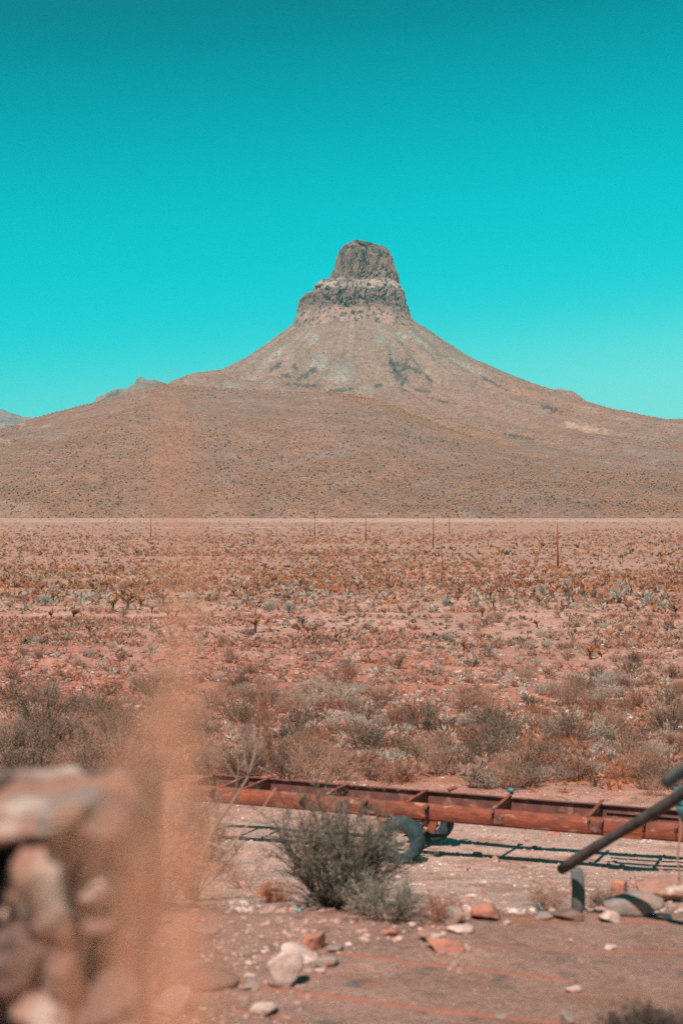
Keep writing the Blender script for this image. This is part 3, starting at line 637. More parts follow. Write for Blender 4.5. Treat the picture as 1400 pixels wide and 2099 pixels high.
# ------------------------------------------------------------------ named rocks of the foreground
def near_rock(px, row, wpx, hpx, mt, lab, seed, rot=0, cat='rock', depth=None, sub=3, name='rock', cuts=9, dsink=.25, tilt=0):
    X_, Y_, Z_ = hit(px, row)
    w_, h_ = wpx / F * Y_, hpx / F * Y_
    o = rock(name, M[mt], (X_, Y_ + w_ * .2, Z_ + h_ * (.5 - dsink * .5)), (w_, depth or w_ * .8, h_ * 1.15), (0, R(tilt), R(rot)), seed, None, sub, cuts=cuts)
    return tag(o, lab, cat)
near_rock(575, 2030, 100, 78, 'stone_pale', 'large pinkish white rock with a dark hollow on the bank below the bush', 41)
near_rock(612, 1972, 92, 28, 'stone_pale', 'long flat white stone lying just above the large pinkish white rock', 42, 14, tilt=14)
near_rock(640, 1950, 62, 40, 'stone_red', 'pointed red rock behind the long flat white stone', 43, tilt=-20)
near_rock(666, 1984, 52, 24, 'stone_grey', 'low grey stone right of the long flat white stone', 44)
near_rock(655, 1999, 22, 9, 'stone_pale', 'tiny white stone beside the low grey stone', 45)
near_rock(688, 1955, 40, 14, 'stone_grey', 'flat bluish grey stone right of the pointed red rock', 46, 20)
near_rock(1000, 1888, 70, 34, 'stone_red', 'angular orange rock at the edge of the dirt pad', 47, cuts=7)
near_rock(962, 1886, 34, 30, 'stone_pale', 'pale stone leaning against the angular orange rock', 48, 30)
near_rock(944, 1916, 58, 17, 'stone_pale', 'flat white stone in front of the dark grey rock', 49)
near_rock(930, 1900, 62, 40, 'stone_grey', 'dark grey pointed rock behind the flat white stone', 50)
near_rock(885, 1932, 62, 24, 'stone_peach', 'peach flat rock right of the bush foot', 51, 10, tilt=12)
near_rock(912, 1955, 84, 26, 'stone_red', 'orange slab lying nearest below the flat white stone', 52, -8, tilt=8)
near_rock(845, 1905, 22, 12, 'stone_pale', 'small white stone at the foot of the bush', 53)
near_rock(795, 1922, 40, 16, 'stone_red', 'small red stone at the foot of the bush', 54)
near_rock(747, 1934, 22, 14, 'stone_pale', 'round white pebble left of the small red stone', 55)
near_rock(1290, 1880, 150, 46, 'stone_grey', 'wide flat dark grey slab with reddish end right of the post', 56, -6, depth=.35)
near_rock(1248, 1892, 56, 20, 'stone_pale', 'low pale stone in front of the wide flat grey slab', 57)
near_rock(1365, 1850, 110, 46, 'stone_peach', 'big peach rock behind the wide flat grey slab at the right edge', 58)
near_rock(1268, 1848, 52, 44, 'stone_red', 'upright triangular red rock right of the post', 59)
near_rock(1165, 1890, 70, 22, 'stone_brown', 'brown rock at the foot of the short post', 60)
near_rock(1120, 1888, 46, 16, 'stone_grey', 'grey rock left of the foot of the short post', 61)
near_rock(1368, 1890, 22, 14, 'stone_pale', 'small white stone right of the wide flat slab', 62)
near_rock(1040, 1898, 16, 10, 'stone_pale', 'small white pebble just right of the orange rock', 63)
near_rock(1252, 1949, 30, 8, 'stone_pale', 'thin white flake lying on the right of the dirt pad', 64)
near_rock(1176, 2037, 36, 12, 'stone_pale', 'white flake lying in the middle of the dirt pad', 65)
near_rock(1170, 1934, 10, 8, 'stone_pale', 'tiny white chip on the dirt pad below the post', 66)
near_rock(1218, 1940, 12, 7, 'stone_grey', 'tiny grey chip on the dirt pad below the post', 67)
near_rock(1028, 2090, 30, 10, 'stone_grey', 'small grey flat stone low on the dirt pad', 68)
near_rock(1163, 2110, 34, 36, 'stone_grey', 'blurred round grey stone at the bottom edge', 69)
near_rock(350, 2090, 110, 56, 'stone_pale', 'blurred pale stone on the bank right of the pillar foot', 70)
near_rock(300, 2040, 60, 40, 'stone_peach', 'blurred peach stone touching the pillar foot', 71)
near_rock(430, 2030, 120, 44, 'stone_brown', 'blurred brown slab on the bank between the pillar and the white rock', 72, 20)
near_rock(395, 1995, 70, 26, 'stone_grey', 'blurred grey stone on top of the brown slab', 73)
near_rock(540, 2085, 80, 26, 'stone_pale', 'low blurred whitish stone below the large pinkish white rock', 74, 20)
near_rock(512, 2032, 46, 18, 'stone_grey', 'grey stone left of the large pinkish white rock', 75)
near_rock(330, 1895, 44, 14, 'stone_peach', 'peach stone just right of the pillar', 76)
near_rock(420, 1915, 60, 10, 'stone_grey', 'thin grey slab on the brown bank right of the pillar', 77)
near_rock(1017, 1770, 22, 14, 'stone_peach', 'small peach stone on the shadow line of the chassis', 78)
near_rock(960, 1786, 12, 9, 'stone_red', 'small red stone in the gravel right of the tyre', 79)
near_rock(1135, 1712, 30, 8, 'stone_red', 'flat red stone under the chassis', 80)
# rows of red and brown rocks on the red rubble ground, mid left
# rusty soil ridges across the dirt pad
def ridge_line(pxs, wd, hgt, s):
    P_ = [hit(a, b_)[:2] for a, b_ in pxs]
    q = np.array(P_); t = np.linspace(0, 1, len(q)); tt = np.linspace(0, 1, 24); q = np.stack([np.interp(tt, t, q[:, 0]), np.interp(tt, t, q[:, 1])], 1)
    o = strip('soil_ridge', q, wd, M['clod'], 0, seg=200, wob=.7, s=s, thick=hgt); o['kind'] = 'structure'
ridge_line([(1000, 1884), (1100, 1885), (1200, 1888), (1400, 1893)], .05, .012, 1)
ridge_line([(900, 1936), (1000, 1941), (1100, 1946), (1240, 1951), (1400, 1956)], .045, .010, 2)
ridge_line([(690, 1955), (760, 1966), (860, 1978), (1000, 1994), (1110, 2006), (1180, 2016)], .05, .016, 3)
ridge_line([(470, 2012), (540, 2024), (620, 2040), (700, 2048), (800, 2064), (950, 2080), (1010, 2086), (1150, 2098)], .05, .018, 4)
ridge_line([(480, 2070), (540, 2082), (620, 2096)], .045, .012, 5)
ridge_line([(900, 2076), (980, 2086), (1090, 2097)], .04, .010, 6)

# ------------------------------------------------------------------ plant prototypes
def curve(p, d, L, n, rng, droop=0.0, wig=.25):
    P_ = [np.array(p, float)]; d = np.array(d, float) / np.linalg.norm(d)
    for k in range(n):
        d = d + rng.normal(size=3) * wig / n; d[2] -= droop / n; d /= np.linalg.norm(d); P_.append(P_[-1] + d * L / n)
    return np.array(P_), d
def shrub_meshes(seed, W=1.2, H=1.0, ns=26, sub=5, nl=2600, lL=.035, lW=.012, up=.6, rad=.008, twn=3, lean=0, fill=.35, rnd=.7):
    rng = np.random.default_rng(seed); st = MB(); cs, ds = [], []
    for i in range(ns):
        a = rng.uniform(0, 2 * np.pi); r_ = rng.uniform(0, 1) ** .6; el = math.atan2(H * (1.05 - .55 * r_ * r_), W * .5 * r_ + .02)
        d = np.array([math.cos(a) * math.cos(el) + lean, math.sin(a) * math.cos(el), math.sin(el)])
        L_ = math.hypot(H * (1 - .35 * r_), W * .5 * r_) * rng.uniform(.7, 1.08)
        P_, de = curve([math.cos(a) * .05 * W, math.sin(a) * .05 * W, -.03], d, L_, 5, rng, .1, .5)
        st.tube(P_, np.linspace(rad, rad * .35, len(P_)), twn, caps=False)
        for j in range(sub):
            f = rng.uniform(fill, .95); k = min(int(f * 5), 4); p = P_[k] + (P_[k + 1] - P_[k]) * (f * 5 - k)
            d2 = de + rng.normal(size=3) * .75; d2[2] = abs(d2[2]) * .7 + up * .5
            Q, dq = curve(p, d2, L_ * rng.uniform(.18, .42), 3, rng, 0, .4); st.tube(Q, np.linspace(rad * .5, rad * .25, len(Q)), 3, caps=False)
            cs.append(Q); ds.append(np.broadcast_to(dq, Q.shape))
    cs = np.vstack(cs); ds = np.vstack(ds); k = rng.integers(0, len(cs) - 1, nl)
    same = (k % 4) != 3; t = rng.uniform(0, 1, nl)[:, None] * same[:, None]
    c0 = cs[k] + (cs[np.minimum(k + 1, len(cs) - 1)] - cs[k]) * t + rng.normal(size=(nl, 3)) * .018
    d0 = ds[k] + rng.normal(size=(nl, 3)) * rnd; d0[:, 2] += .3
    lf = MB(); lf.blades(c0, d0, lL * rng.uniform(.6, 1.4, nl), lW, rng)
    return st, lf
def proto(name, cat, seed, st_m, lf_m, stem='stem', leaf='foliage', **k):
    st, lf = shrub_meshes(seed, **k); return (name, cat, [(stem, st.mesh(stem, M[st_m])), (leaf, lf.mesh(leaf, M[lf_m]))])
def cholla(seed, H=1.1, lf_m='gold'):
    rng = np.random.default_rng(seed); st = MB(); c_, d_ = [], []
    th_ = H * rng.uniform(.35, .5); st.tube([[0, 0, -.05], [rng.normal() * .03, 0, th_ * .6], [0, 0, th_]], [.075, .065, .055], 6)
    for i in range(rng.integers(5, 9)):
        a = rng.uniform(0, 6.28); P_, de = curve([0, 0, th_ * rng.uniform(.6, 1)], [math.cos(a), math.sin(a), rng.uniform(.5, 1.4)], H * rng.uniform(.25, .48), 3, rng)
        st.tube(P_, [.04, .036, .032, .022], 5)
        n = 75; f = rng.uniform(.35, 1, n); k = np.minimum((f * 3).astype(int), 2); c_.append(P_[k] + (P_[k + 1] - P_[k]) * (f * 3 - k)[:, None]); d_.append(rng.normal(size=(n, 3)) + de * 1.0)
    lf = MB(); c_ = np.vstack(c_); d_ = np.vstack(d_); lf.blades(c_, d_, rng.uniform(.07, .15, len(c_)), .03, rng)
    return ('cholla_cactus', 'cactus', [('trunk', st.mesh('trunk', M['twig'])), ('crown', lf.mesh('crown', M[lf_m]))])
def yucca(seed, H=.9, lf_m='greyleaf', n=70, spread=.8):
    rng = np.random.default_rng(seed); a = rng.uniform(0, 6.28, n); e = rng.uniform(.25, 1.4, n)
    d = np.stack([np.cos(a) * np.cos(e) * spread, np.sin(a) * np.cos(e) * spread, np.sin(e)], 1); lf = MB(); lf.blades(d * .04 + [0, 0, .06], d, H * rng.uniform(.6, 1, n), .045, rng)
    st = MB(); st.tube([[0, 0, -.05], [.01, 0, .08], [0, 0, .16]], [.07, .06, .05], 6)
    return ('yucca_plant', 'yucca', [('trunk', st.mesh('trunk', M['twig'])), ('crown', lf.mesh('crown', M[lf_m]))])
def put(pr, loc, sc, rz, lab, group=None):
    name, cat, parts = pr; o = empty(name, loc, rz, lab, cat, group); o.scale = (sc, sc, sc)
    for pn, me in parts: c_ = bpy.data.objects.new(pn, me); C.objects.link(c_); c_.parent = o
    return o
P_OL = [proto('creosote_bush', 'bush', 300 + i, 'twig', 'olive', W=1.5, H=1.0, ns=30, nl=2600) for i in range(4)]
P_TN = [proto('dry_bush', 'bush', 320 + i, 'tan', 'tan', W=1.3, H=.9, ns=42, nl=1600, lL=.05, lW=.008) for i in range(4)]
P_SG = [proto('sagebrush', 'bush', 340 + i, 'pale_twig', 'sage', W=1.3, H=.8, ns=34, nl=2400, lL=.04, lW=.014) for i in range(3)]
P_RS = [proto('russet_bush', 'bush', 360 + i, 'twig', 'russet', W=1.5, H=.75, ns=30, nl=2400, lL=.035, lW=.014) for i in range(3)]
P_OR = [proto('flowering_mat', 'wildflower', 380 + i, 'tan', 'orange', W=1.5, H=.35, ns=30, nl=1800, lL=.03, lW=.018, fill=.6) for i in range(3)]
P_DK = [proto('dark_bush', 'bush', 400 + i, 'twig', 'dark', W=1.2, H=.8, ns=26, nl=2200, lL=.04, lW=.014) for i in range(2)]
P_CH = [cholla(420 + i) for i in range(5)]; P_CO = [cholla(430 + i, 1.0, 'orange') for i in range(4)]
P_YU = [yucca(440 + i) for i in range(3)]; P_YD = [yucca(450 + i, .8, 'straw', 60, .9) for i in range(2)]

def band(row):
    for lim, tx in [(1135, 'by the farthest poles'), (1185, 'below the poles'), (1240, 'on the mid plain'), (1310, 'on the stony ground'), (1385, 'on the pale stony flat'), (1450, 'beyond the scrub belt'), (1520, 'in mid scrub belt'), (1570, 'in the near scrub belt'), (9999, 'behind the rusty chassis')]:
        if row < lim: return tx
def side(px):
    for lim, tx in [(140, 'far left'), (300, 'left side'), (470, 'under the left ridge'), (620, 'left of centre'), (780, 'under the butte'), (930, 'centre right'), (1090, 'right of centre'), (1230, 'right side'), (9999, 'far right')]:
        if px < lim: return tx
ORD = ['leftmost', 'second from left', 'third from left', 'fourth from left', 'fifth from left', 'sixth from left', 'seventh from left', 'eighth from left', 'ninth from left', 'tenth from left', 'eleventh from left', 'twelfth from left', 'thirteenth from left', 'fourteenth from left', 'fifteenth from left', 'sixteenth from left', 'seventeenth from left', 'eighteenth from left']
PLU = {'bush': 'bushes', 'flowers': 'flowers', 'cholla': 'chollas', 'yucca': 'yuccas', 'rock': 'rocks'}
def settle(dct):
    """labels of look-alikes in the same patch are told apart by their order from the left"""
    for (szl, bd_, sd_), os_ in dct.items():
        os_.sort(key=lambda q: q[0]); w0 = szl.rsplit(' ', 1); pl = (w0[0] + ' ' + PLU[w0[1]])
        for k, (_, o) in enumerate(os_):
            o['label'] = f"{szl} {bd_}, {sd_}" if len(os_) == 1 else f"{ORD[min(k, 17)]} of {pl} {bd_}, {sd_}".replace('under the left ridge', 'under left ridge').replace('on the pale stony flat', 'on the pale flat').replace('behind the rusty chassis', 'behind the chassis').replace(' from left of ', ' from left, ')
            o['group'] = f"{pl.replace('small ', '').replace('large ', '').replace('big ', '')} {bd_}"
LOOK = {'creosote_bush': 'olive tan bush', 'dry_bush': 'straw brown bush', 'sagebrush': 'silvery grey bush', 'russet_bush': 'rust brown bush', 'flowering_mat': 'low orange dry flowers', 'dark_bush': 'dark green bush', 'cholla_cactus': 'golden cholla', 'yucca_plant': 'spiky pale grey yucca'}
seen = {}
def plant(pr, px, row, wpx=None, size=None, look=None, rng=random, lab=None):
    X_, Y_, Z_ = hit(px, row)
    base_w = {'cholla_cactus': .85, 'yucca_plant': 1.1}.get(pr[0], 1.35)
    sc = (wpx / F * Y_) / base_w if wpx else size
    szw = 'small ' if sc < .62 else ('large ' if sc > 1.0 else '')
    o = put(pr, (X_, Y_, Z_ - .02), sc, rng.uniform(0, 6.28), lab, None); o.scale = (sc * rng.uniform(.9, 1.15), sc * rng.uniform(.9, 1.1), sc * rng.uniform(.85, 1.15))
    if lab is None: seen.setdefault((szw + (look or LOOK[pr[0]]), band(row), side(px)), []).append((px, o))
    return o

rg = random.Random(7)
# plants that can be picked out in the photograph
for (pr, px, row, w_, lab) in [
    (P_YU[0], 555, 1248, 34, 'pale grey yucca left of the dark bush in mid plain'), (P_YU[1], 592, 1256, 34, 'second pale grey yucca beside the dark bush in mid plain'),
    (P_DK[0], 617, 1283, 36, 'dark tufted bush with grey shadowed foot below the butte'), (P_YU[2], 77, 1322, 34, 'lone silvery yucca on the left of the stony ground'),
    (P_YU[0], 310, 1340, 34, 'silvery yucca at the edge of the red rubble'), (P_YU[1], 143, 1312, 26, 'small grey plant right of the lone silvery yucca'), (P_YU[1], 1110, 1226, 38, 'bright silvery yucca below the tallest telegraph pole'),
    (P_YU[2], 1157, 1206, 30, 'silvery yucca just right of the tallest telegraph pole'), (P_YU[0], 1266, 1228, 44, 'wide silvery yucca towards the right of the plain'), (P_YU[1], 94, 1243, 34, 'grey yucca on the left of the plain'),
    (P_YU[0], 1330, 1240, 34, 'grey yucca at the right of the plain beside a dead stalk'), (P_YD[0], 1340, 1254, 26, 'brown spiky yucca at the right of the plain'),
    (P_TN[0], 1018, 1275, 56, 'wide feathery brown bush alone on the stony flat'), (P_TN[1], 1018, 1330, 50, 'low brown bush on the pale flat right of centre'), (P_OL[0], 815, 1372, 52, 'olive bush alone on the pale flat below the butte'),
    (P_SG[0], 922, 1314, 34, 'grey bush on the pale flat beyond the belt'), (P_YD[1], 988, 1306, 16, 'small dark stump of a dead plant on the stony flat'), (P_SG[1], 1110, 1308, 30, 'grey bush on the pale flat towards the right'),
    (P_DK[1], 967, 1368, 40, 'dark low bush at the far edge of the scrub belt'), (P_OL[1], 183, 1297, 16, 'tiny round bush above the lone silvery yucca'), (P_CO[0], 184, 1300, 22, 'orange cactus alone on the left stony ground'),
    (P_CO[1], 950, 1334, 26, 'bright orange cactus on the pale flat'), (P_CO[2], 1210, 1352, 30, 'orange spiky cactus pair towards the right, left one'), (P_CO[3], 1232, 1350, 22, 'orange spiky cactus pair towards the right, right one'),
    (P_CH[0], 232, 1255, 34, 'yellowish cholla with pale joints on the left of the plain'), (P_CH[1], 262, 1250, 40, 'broad yellowish cholla right of its pale jointed neighbour'), (P_CH[2], 290, 1244, 26, 'small yellowish cholla at the right of the left group'), (P_CH[3], 335, 1238, 26, 'pale golden cholla on the left near the blurred plume'),
    (P_YD[0], 217, 1254, 26, 'dark stemmed spiky plant between two yellowish chollas'), (P_DK[0], 1366, 1300, 34, 'dark bush on the stony flat at the far right'), (P_OL[2], 980, 1168, 26, 'dark clump of spiky leaves in front of the second tallest pole'),
    (P_SG[0], 690, 1450, 120, 'wide silver grey sagebrush in the middle of the scrub belt'), (P_SG[1], 745, 1425, 66, 'round silver sagebrush right behind the wide silver one'), (P_SG[2], 725, 1455, 50, 'small silver tuft at the foot of the wide silver sagebrush'),
    (P_OL[3], 865, 1500, 128, 'biggest olive tan bush in the scrub belt right of centre'), (P_DK[1], 997, 1440, 30, 'small dark green bush in the scrub belt'), (P_OL[0], 1175, 1520, 120, 'wide olive bush with dark stems in the belt towards the right'),
    (P_DK[0], 1250, 1566, 44, 'dark grey round bush in the near belt on the right'), (P_SG[0], 1145, 1600, 70, 'grey twiggy bush behind the right half of the chassis'), (P_TN[2], 1080, 1400, 60, 'pale twiggy bush at the far side of the belt'), (P_SG[2], 1075, 1390, 40, 'grey bush beside the pale twiggy one'),
    (P_OL[1], 1290, 1385, 66, 'olive grey bush at the far right edge of the belt'), (P_DK[0], 1300, 1360, 40, 'dark grey bush above the olive grey one'), (P_OL[2], 95, 1500, 150, 'broad olive bush with dark hollow at the far left'), (P_DK[1], 50, 1535, 60, 'dark green bush in the hollow at the far left'),
    (P_OL[3], 60, 1620, 190, 'large grey green bush behind the left end of the pillar'), (P_TN[3], 655, 1622, 150, 'tall thin stemmed brown bush standing behind the rusty chassis'), (P_OL[0], 585, 1600, 110, 'dark stemmed bush behind the left half of the chassis'),
    (P_TN[0], 700, 1600, 90, 'brown stemmed bush right of the tall thin stemmed one'), (P_OL[1], 250, 1600, 170, 'olive bush behind the pillar top, right side'), (P_TN[1], 170, 1590, 150, 'straw bush behind the pillar top'), (P_OL[2], 350, 1500, 90, 'grey green tall bush left of the dead branches')]:
    plant(pr, px, row, w_, rng=rg, lab=lab)
placed = []
def free(px, row, k=1.0):
    for (a, b_, r_) in placed[-400:]:
        if abs(a - px) < r_ * k and abs(b_ - row) < r_ * .3 * k: return False
    return True
def scatter(n, protos, r0, r1, s0, s1, x0=-30, x1=1430, look=None, dens=None, pw=1.0, k=.5):
    c_ = 0; tries = 0
    while c_ < n and tries < n * 30:
        tries += 1; px, row = rg.uniform(x0, x1), r0 + (r1 - r0) * rg.random() ** pw
        if row > 1590 + max(0, px - 380) * .045 and px > 330: continue
        if dens and rg.random() > dens(px, row): continue
        sz = rg.uniform(s0, s1); Y_ = hit(px, row)[1]; wp = sz * 1.35 * F / Y_
        if not free(px, row, k): continue
        placed.append((px, row, wp)); plant(rg.choice(protos), px, row, size=sz, look=look, rng=rg); c_ += 1
bd = lambda px, row: min(1, max(.15, (row - (1375 + 30 * math.sin(px * .008 + 1) + (35 if 350 < px < 900 else 0))) / 60))
scatter(70, P_TN, 1385, 1640, .45, 1.05, dens=bd, k=.3)
scatter(62, P_OL, 1390, 1640, .45, 1.1, dens=bd, k=.3)
scatter(80, P_RS, 1395, 1620, .4, .95, dens=bd, k=.25)
scatter(48, P_SG, 1390, 1640, .35, .8, dens=bd, k=.25)
scatter(36, P_DK, 1390, 1620, .3, .7, dens=bd, k=.2)
scatter(70, P_OR, 1420, 1610, .3, .75, dens=bd, k=.15)
scatter(60, P_TN + P_OL, 1235, 1400, .3, .75, k=.5)
scatter(50, P_SG + P_DK, 1225, 1400, .25, .6, k=.4)
scatter(45, P_RS, 1180, 1400, .35, .75, k=.4)
cd = lambda px, row: (.25 if 350 < px < 420 else 1) * min(1, max(.10, (1285 - row) / 130)) * (.5 + .5 * (math.sin(px * .02 + row * .05) > -.4))
scatter(150, P_CH, 1105, 1300, .6, 1.25, dens=cd, k=.2)
scatter(150, P_CO, 1105, 1300, .6, 1.2, look='orange cholla', dens=cd, k=.2)
scatter(30, P_YU, 1110, 1270, .6, 1.0, k=.3)
settle(seen)

# ------------------------------------------------------------------ foreground bushes and dead branches
rgn = np.random.default_rng(99)
X_, Y_, Z_ = hit(690, 1862)
st, lf = shrub_meshes(501, W=1.22, H=1.0, ns=56, sub=9, nl=11500, lL=.034, lW=.008, rad=.009, twn=5, fill=.25, rnd=.45)
hb_ = empty('green_bush', (X_, Y_, Z_), .4, 'grey green bush in front of the tyre of the rusty chassis', 'bush')
st.build('stem', M['twig'], hb_); lf.build('foliage', M['hero'], hb_)
lf2 = MB(); v = shrub_meshes(502, W=1.1, H=.98, ns=24, sub=6, nl=3500, lL=.03, lW=.010, fill=.6)[1]; v.build('flower_tips', M['olive'], hb_)
m = MB()
for k in range(26):
    a = rgn.uniform(0, 6.28); P_, _d = curve([math.cos(a) * .1, math.sin(a) * .1, .02], [math.cos(a), math.sin(a), .22], rgn.uniform(.35, .75), 5, rgn, .15, .9); m.tube(P_, np.linspace(.010, .003, len(P_)), 5)
m.build('branch', M['pale_twig'], hb_)
X_, Y_, Z_ = hit(800, 1884)
st, lf = shrub_meshes(503, W=.75, H=.33, ns=30, sub=6, nl=3500, lL=.03, lW=.009)
o = empty('green_bush', (X_, Y_, Z_), 0, 'low sprawling bush growing out to the right of the grey green one', 'bush'); st.build('stem', M['pale_twig'], o); lf.build('foliage', M['hero'], o)
X_, Y_, Z_ = hit(392, 1850, 5)
st, lf = shrub_meshes(505, W=.42, H=1.15, ns=40, sub=8, nl=6500, lL=.035, lW=.009, rad=.007)
o = empty('green_bush', (X_, Y_, Z_), 0, 'tall narrow dark green bush just right of the stone pillar', 'bush'); st.build('stem', M['twig'], o); lf.build('foliage', M['hero'], o)
X_, Y_, Z_ = hit(330, 1870, 5)
st, lf = shrub_meshes(506, W=.6, H=.9, ns=44, sub=6, nl=3500, lL=.05, lW=.008, rad=.005)
o = empty('dry_bush', (X_, Y_, Z_), 0, 'straw coloured dry bush between the pillar and the narrow green bush', 'bush'); st.build('stem', M['tan'], o); lf.build('foliage', M['straw'], o)
for (px, row, w_, pm, lab) in [(500, 1822, 110, 'tan', 'dry straw tussock left of the grey green bush'), (560, 1850, 70, 'orange', 'little orange flowering tuft at the left foot of the grey green bush'), (1120, 1868, 96, 'tan', 'dead brown twiggy tuft left of the short post'), (1235, 1862, 60, 'olive', 'dry olive tuft between the short post and the red rock'), (455, 1790, 90, 'straw', 'pale dry grass tuft below the left end of the chassis'), (905, 1890, 80, 'russet', 'brown weed behind the flat white stone')]:
    X_, Y_, Z_ = hit(px, row); W_ = w_ / F * Y_
    st, lf = shrub_meshes(int(px), W=W_, H=W_ * .75, ns=34, sub=4, nl=900, lL=.035, lW=.007, rad=.003, fill=.3)
    o = empty('dry_tuft', (X_, Y_, Z_), 0, lab, 'weed'); st.build('stem', M['pale_twig'] if pm == 'straw' else M['tan'], o); lf.build('foliage', M[pm], o)
# bottom right blurred brush, rooted on the slope below the terrace
for (px, d, top, lab, mt2) in [(1310, 6.4, 2078, 'blurred dark brush at the bottom right corner', 'twig'), (1395, 6.1, 2060, 'blurred brown brush cut off by the right edge at the bottom', 'twig')]:
    X_ = (px - 700) / F * d; Z_ = float(gz(X_, d)); hgt = -(top - HZ) / F * d - Z_
    st, lf = shrub_meshes(px, W=.42, H=hgt, ns=36, sub=5, nl=2400, lL=.03, lW=.010, rad=.004)
    o = empty('dry_bush', (X_, d, Z_), 0, lab, 'bush'); st.build('stem', M['twig'], o); lf.build('foliage', M[mt2], o)
# dead shrub with bleached branches and a russet sprig
D1 = hit(400, 1862)[1]
db = empty('dead_shrub', Vector(hit(400, 1862)), 0, 'tall dead shrub with bleached leaning branches in front of the left end of the chassis', 'dead shrub')
g = np.array(db.location)
for k, (pts_, r0_, r1_) in enumerate([([(398, 1862), (404, 1800), (425, 1725), (445, 1690), (480, 1640), (510, 1590), (524, 1540), (521, 1485)], .020, .006), ([(425, 1730), (470, 1745), (500, 1700), (540, 1655), (566, 1615)], .012, .004), ([(480, 1640), (487, 1600), (490, 1565), (472, 1522)], .007, .002), ([(489, 1580), (503, 1560), (500, 1530)], .005, .002), ([(488, 1598), (466, 1570), (452, 1556)], .004, .002), ([(510, 1590), (500, 1545), (505, 1500), (520, 1470)], .006, .002)]):
    P_ = np.array([pt(a, b_, D1 - .02 * k) for a, b_ in pts_]) - g; t_ = np.linspace(0, 1, len(P_)); tt = np.linspace(0, 1, 4 * len(P_)); P_ = np.stack([np.interp(tt, t_, P_[:, i]) for i in range(3)], 1); P_[:, 1] += .03 * np.sin(tt * 7 + k)
    m = MB(); m.tube(P_, np.linspace(r0_, r1_, len(P_)), 7); m.build('branch', M['pale_twig'], db, True)
DS = 12.9
X_ = (640 - 700) / F * DS; Z_ = float(gz(X_, DS))
rs_ = empty('russet_weed', (X_, DS, Z_), 0, 'blurred dark russet sprig rising in front of the scrub above the chassis', 'weed'); g = np.array(rs_.location)
P_ = [g - g] + [np.array(pt(a, b_, DS)) - g for a, b_ in [(625, 1780), (600, 1690), (560, 1600), (550, 1530), (541, 1460), (530, 1392)]]
m = MB(); m.tube(P_, np.linspace(.006, .002, len(P_)), 5); m.build('stem', M['twig'], rs_)
n = 1500; t_ = rgn.beta(1.3, 1.1, n); rows_ = 1388 + t_ * 195; cxs = np.interp(rows_, [1388, 1460, 1530, 1600], [532, 541, 550, 558]); wd = 6 + 22 * np.clip(np.sin(t_ * 3.3 + .3), 0, 1) * (.55 + .45 * np.sin(rows_ * .09))
pts3 = np.stack([((cxs + rgn.normal(size=n) * wd * .5) - 700) / F * DS, DS + rgn.normal(size=n) * .05, -(rows_ - HZ) / F * DS], 1) - g
lf = MB(); lf.blades(pts3, np.stack([rgn.normal(size=n) * .5, rgn.normal(size=n) * .5, np.ones(n)], 1), .03, .009, rgn); lf.build('foliage', M['russet'], rs_)
# dry seed stalks right in front of the lens (rooted on the terrace the camera stands on)
def stalk(tip_px, tip_row, base_px, d, lab, r_=.012, dens=28, top_taper=.5, plume_from=.0, mt='straw', low_row=2150):
    base = np.array([(base_px - 700) / F * d, d, float(gz(0, d))]); tip = np.array(pt(tip_px, tip_row, d)); low = np.array(pt(base_px, low_row, d))
    o = empty('dry_seed_stalk', base, 0, lab, 'dry stalk', 'dry seed stalks close in front of the camera')
    q = np.linspace(0, 1, 16)[:, None]; P_ = low + (tip - low) * q; P_[:, 0] += (.007 * np.sin(q[:, 0] * 5 + d * 9) + .004 * np.sin(q[:, 0] * 13 + d * 31)) * (1 - q[:, 0] * .3)
    allP = np.vstack([base, P_]) - base; m = MB(); m.tube(allP, np.linspace(.0022, .0008, len(allP)), 5, caps=False); m.build('stem', M['straw'], o)
    L_ = np.linalg.norm(tip - low); n = int(L_ * 100 * dens); t_ = rgn.uniform(plume_from, 1, n); rr = r_ * np.clip((1 - t_) / top_taper, .25, 1) ** .7
    c_ = np.stack([np.interp(t_, q[:, 0], P_[:, i]) for i in range(3)], 1) - base; off = rgn.normal(size=(n, 3)); off[:, 2] *= .3; c_ = c_ + off * rr[:, None] * .6
    dd = off * .6; dd[:, 2] += 1.0; keep = rgn.random(n) < (.35 + .65 * np.clip((1 - t_) * 2.2, 0, 1)) * (.72 + .5 * vnoise(t_ * L_ * 22 + d * 50, t_ * 0, s=401)); c_, dd = c_[keep], dd[keep]
    lf = MB(); lf.blades(c_, dd, rgn.uniform(.006, .014, len(c_)), .0011, rgn); sh = lf.build('seed_head', M[mt], o)
stalk(385, 820, 372, .76, 'tallest blurred peach seed stalk rising past the plain to the hill', 0.016, 44, .2)
stalk(395, 1240, 340, .82, 'blurred seed stalk beside the tallest one, ending over the red rubble', 0.014, 36)
stalk(300, 1440, 312, .86, 'blurred straw stalk over the bushes right of the pillar', 0.016, 46)
stalk(215, 1450, 250, .90, 'blurred straw stalk over the bushes above the pillar top', 0.016, 18)
stalk(130, 1560, 130, .95, 'blurred straw stalk in front of the left part of the pillar', 0.012, 6)
stalk(455, 1800, 430, .9, 'low blurred stalk over the bank right of the pillar', 0.016, 22)
stalk(250, 1960, 230, 1.0, 'short blurred stalk in front of the pillar foot', 0.02, 16)
stalk(60, 1900, 70, .95, 'short blurred stalk in front of the bottom left corner', 0.02, 26)
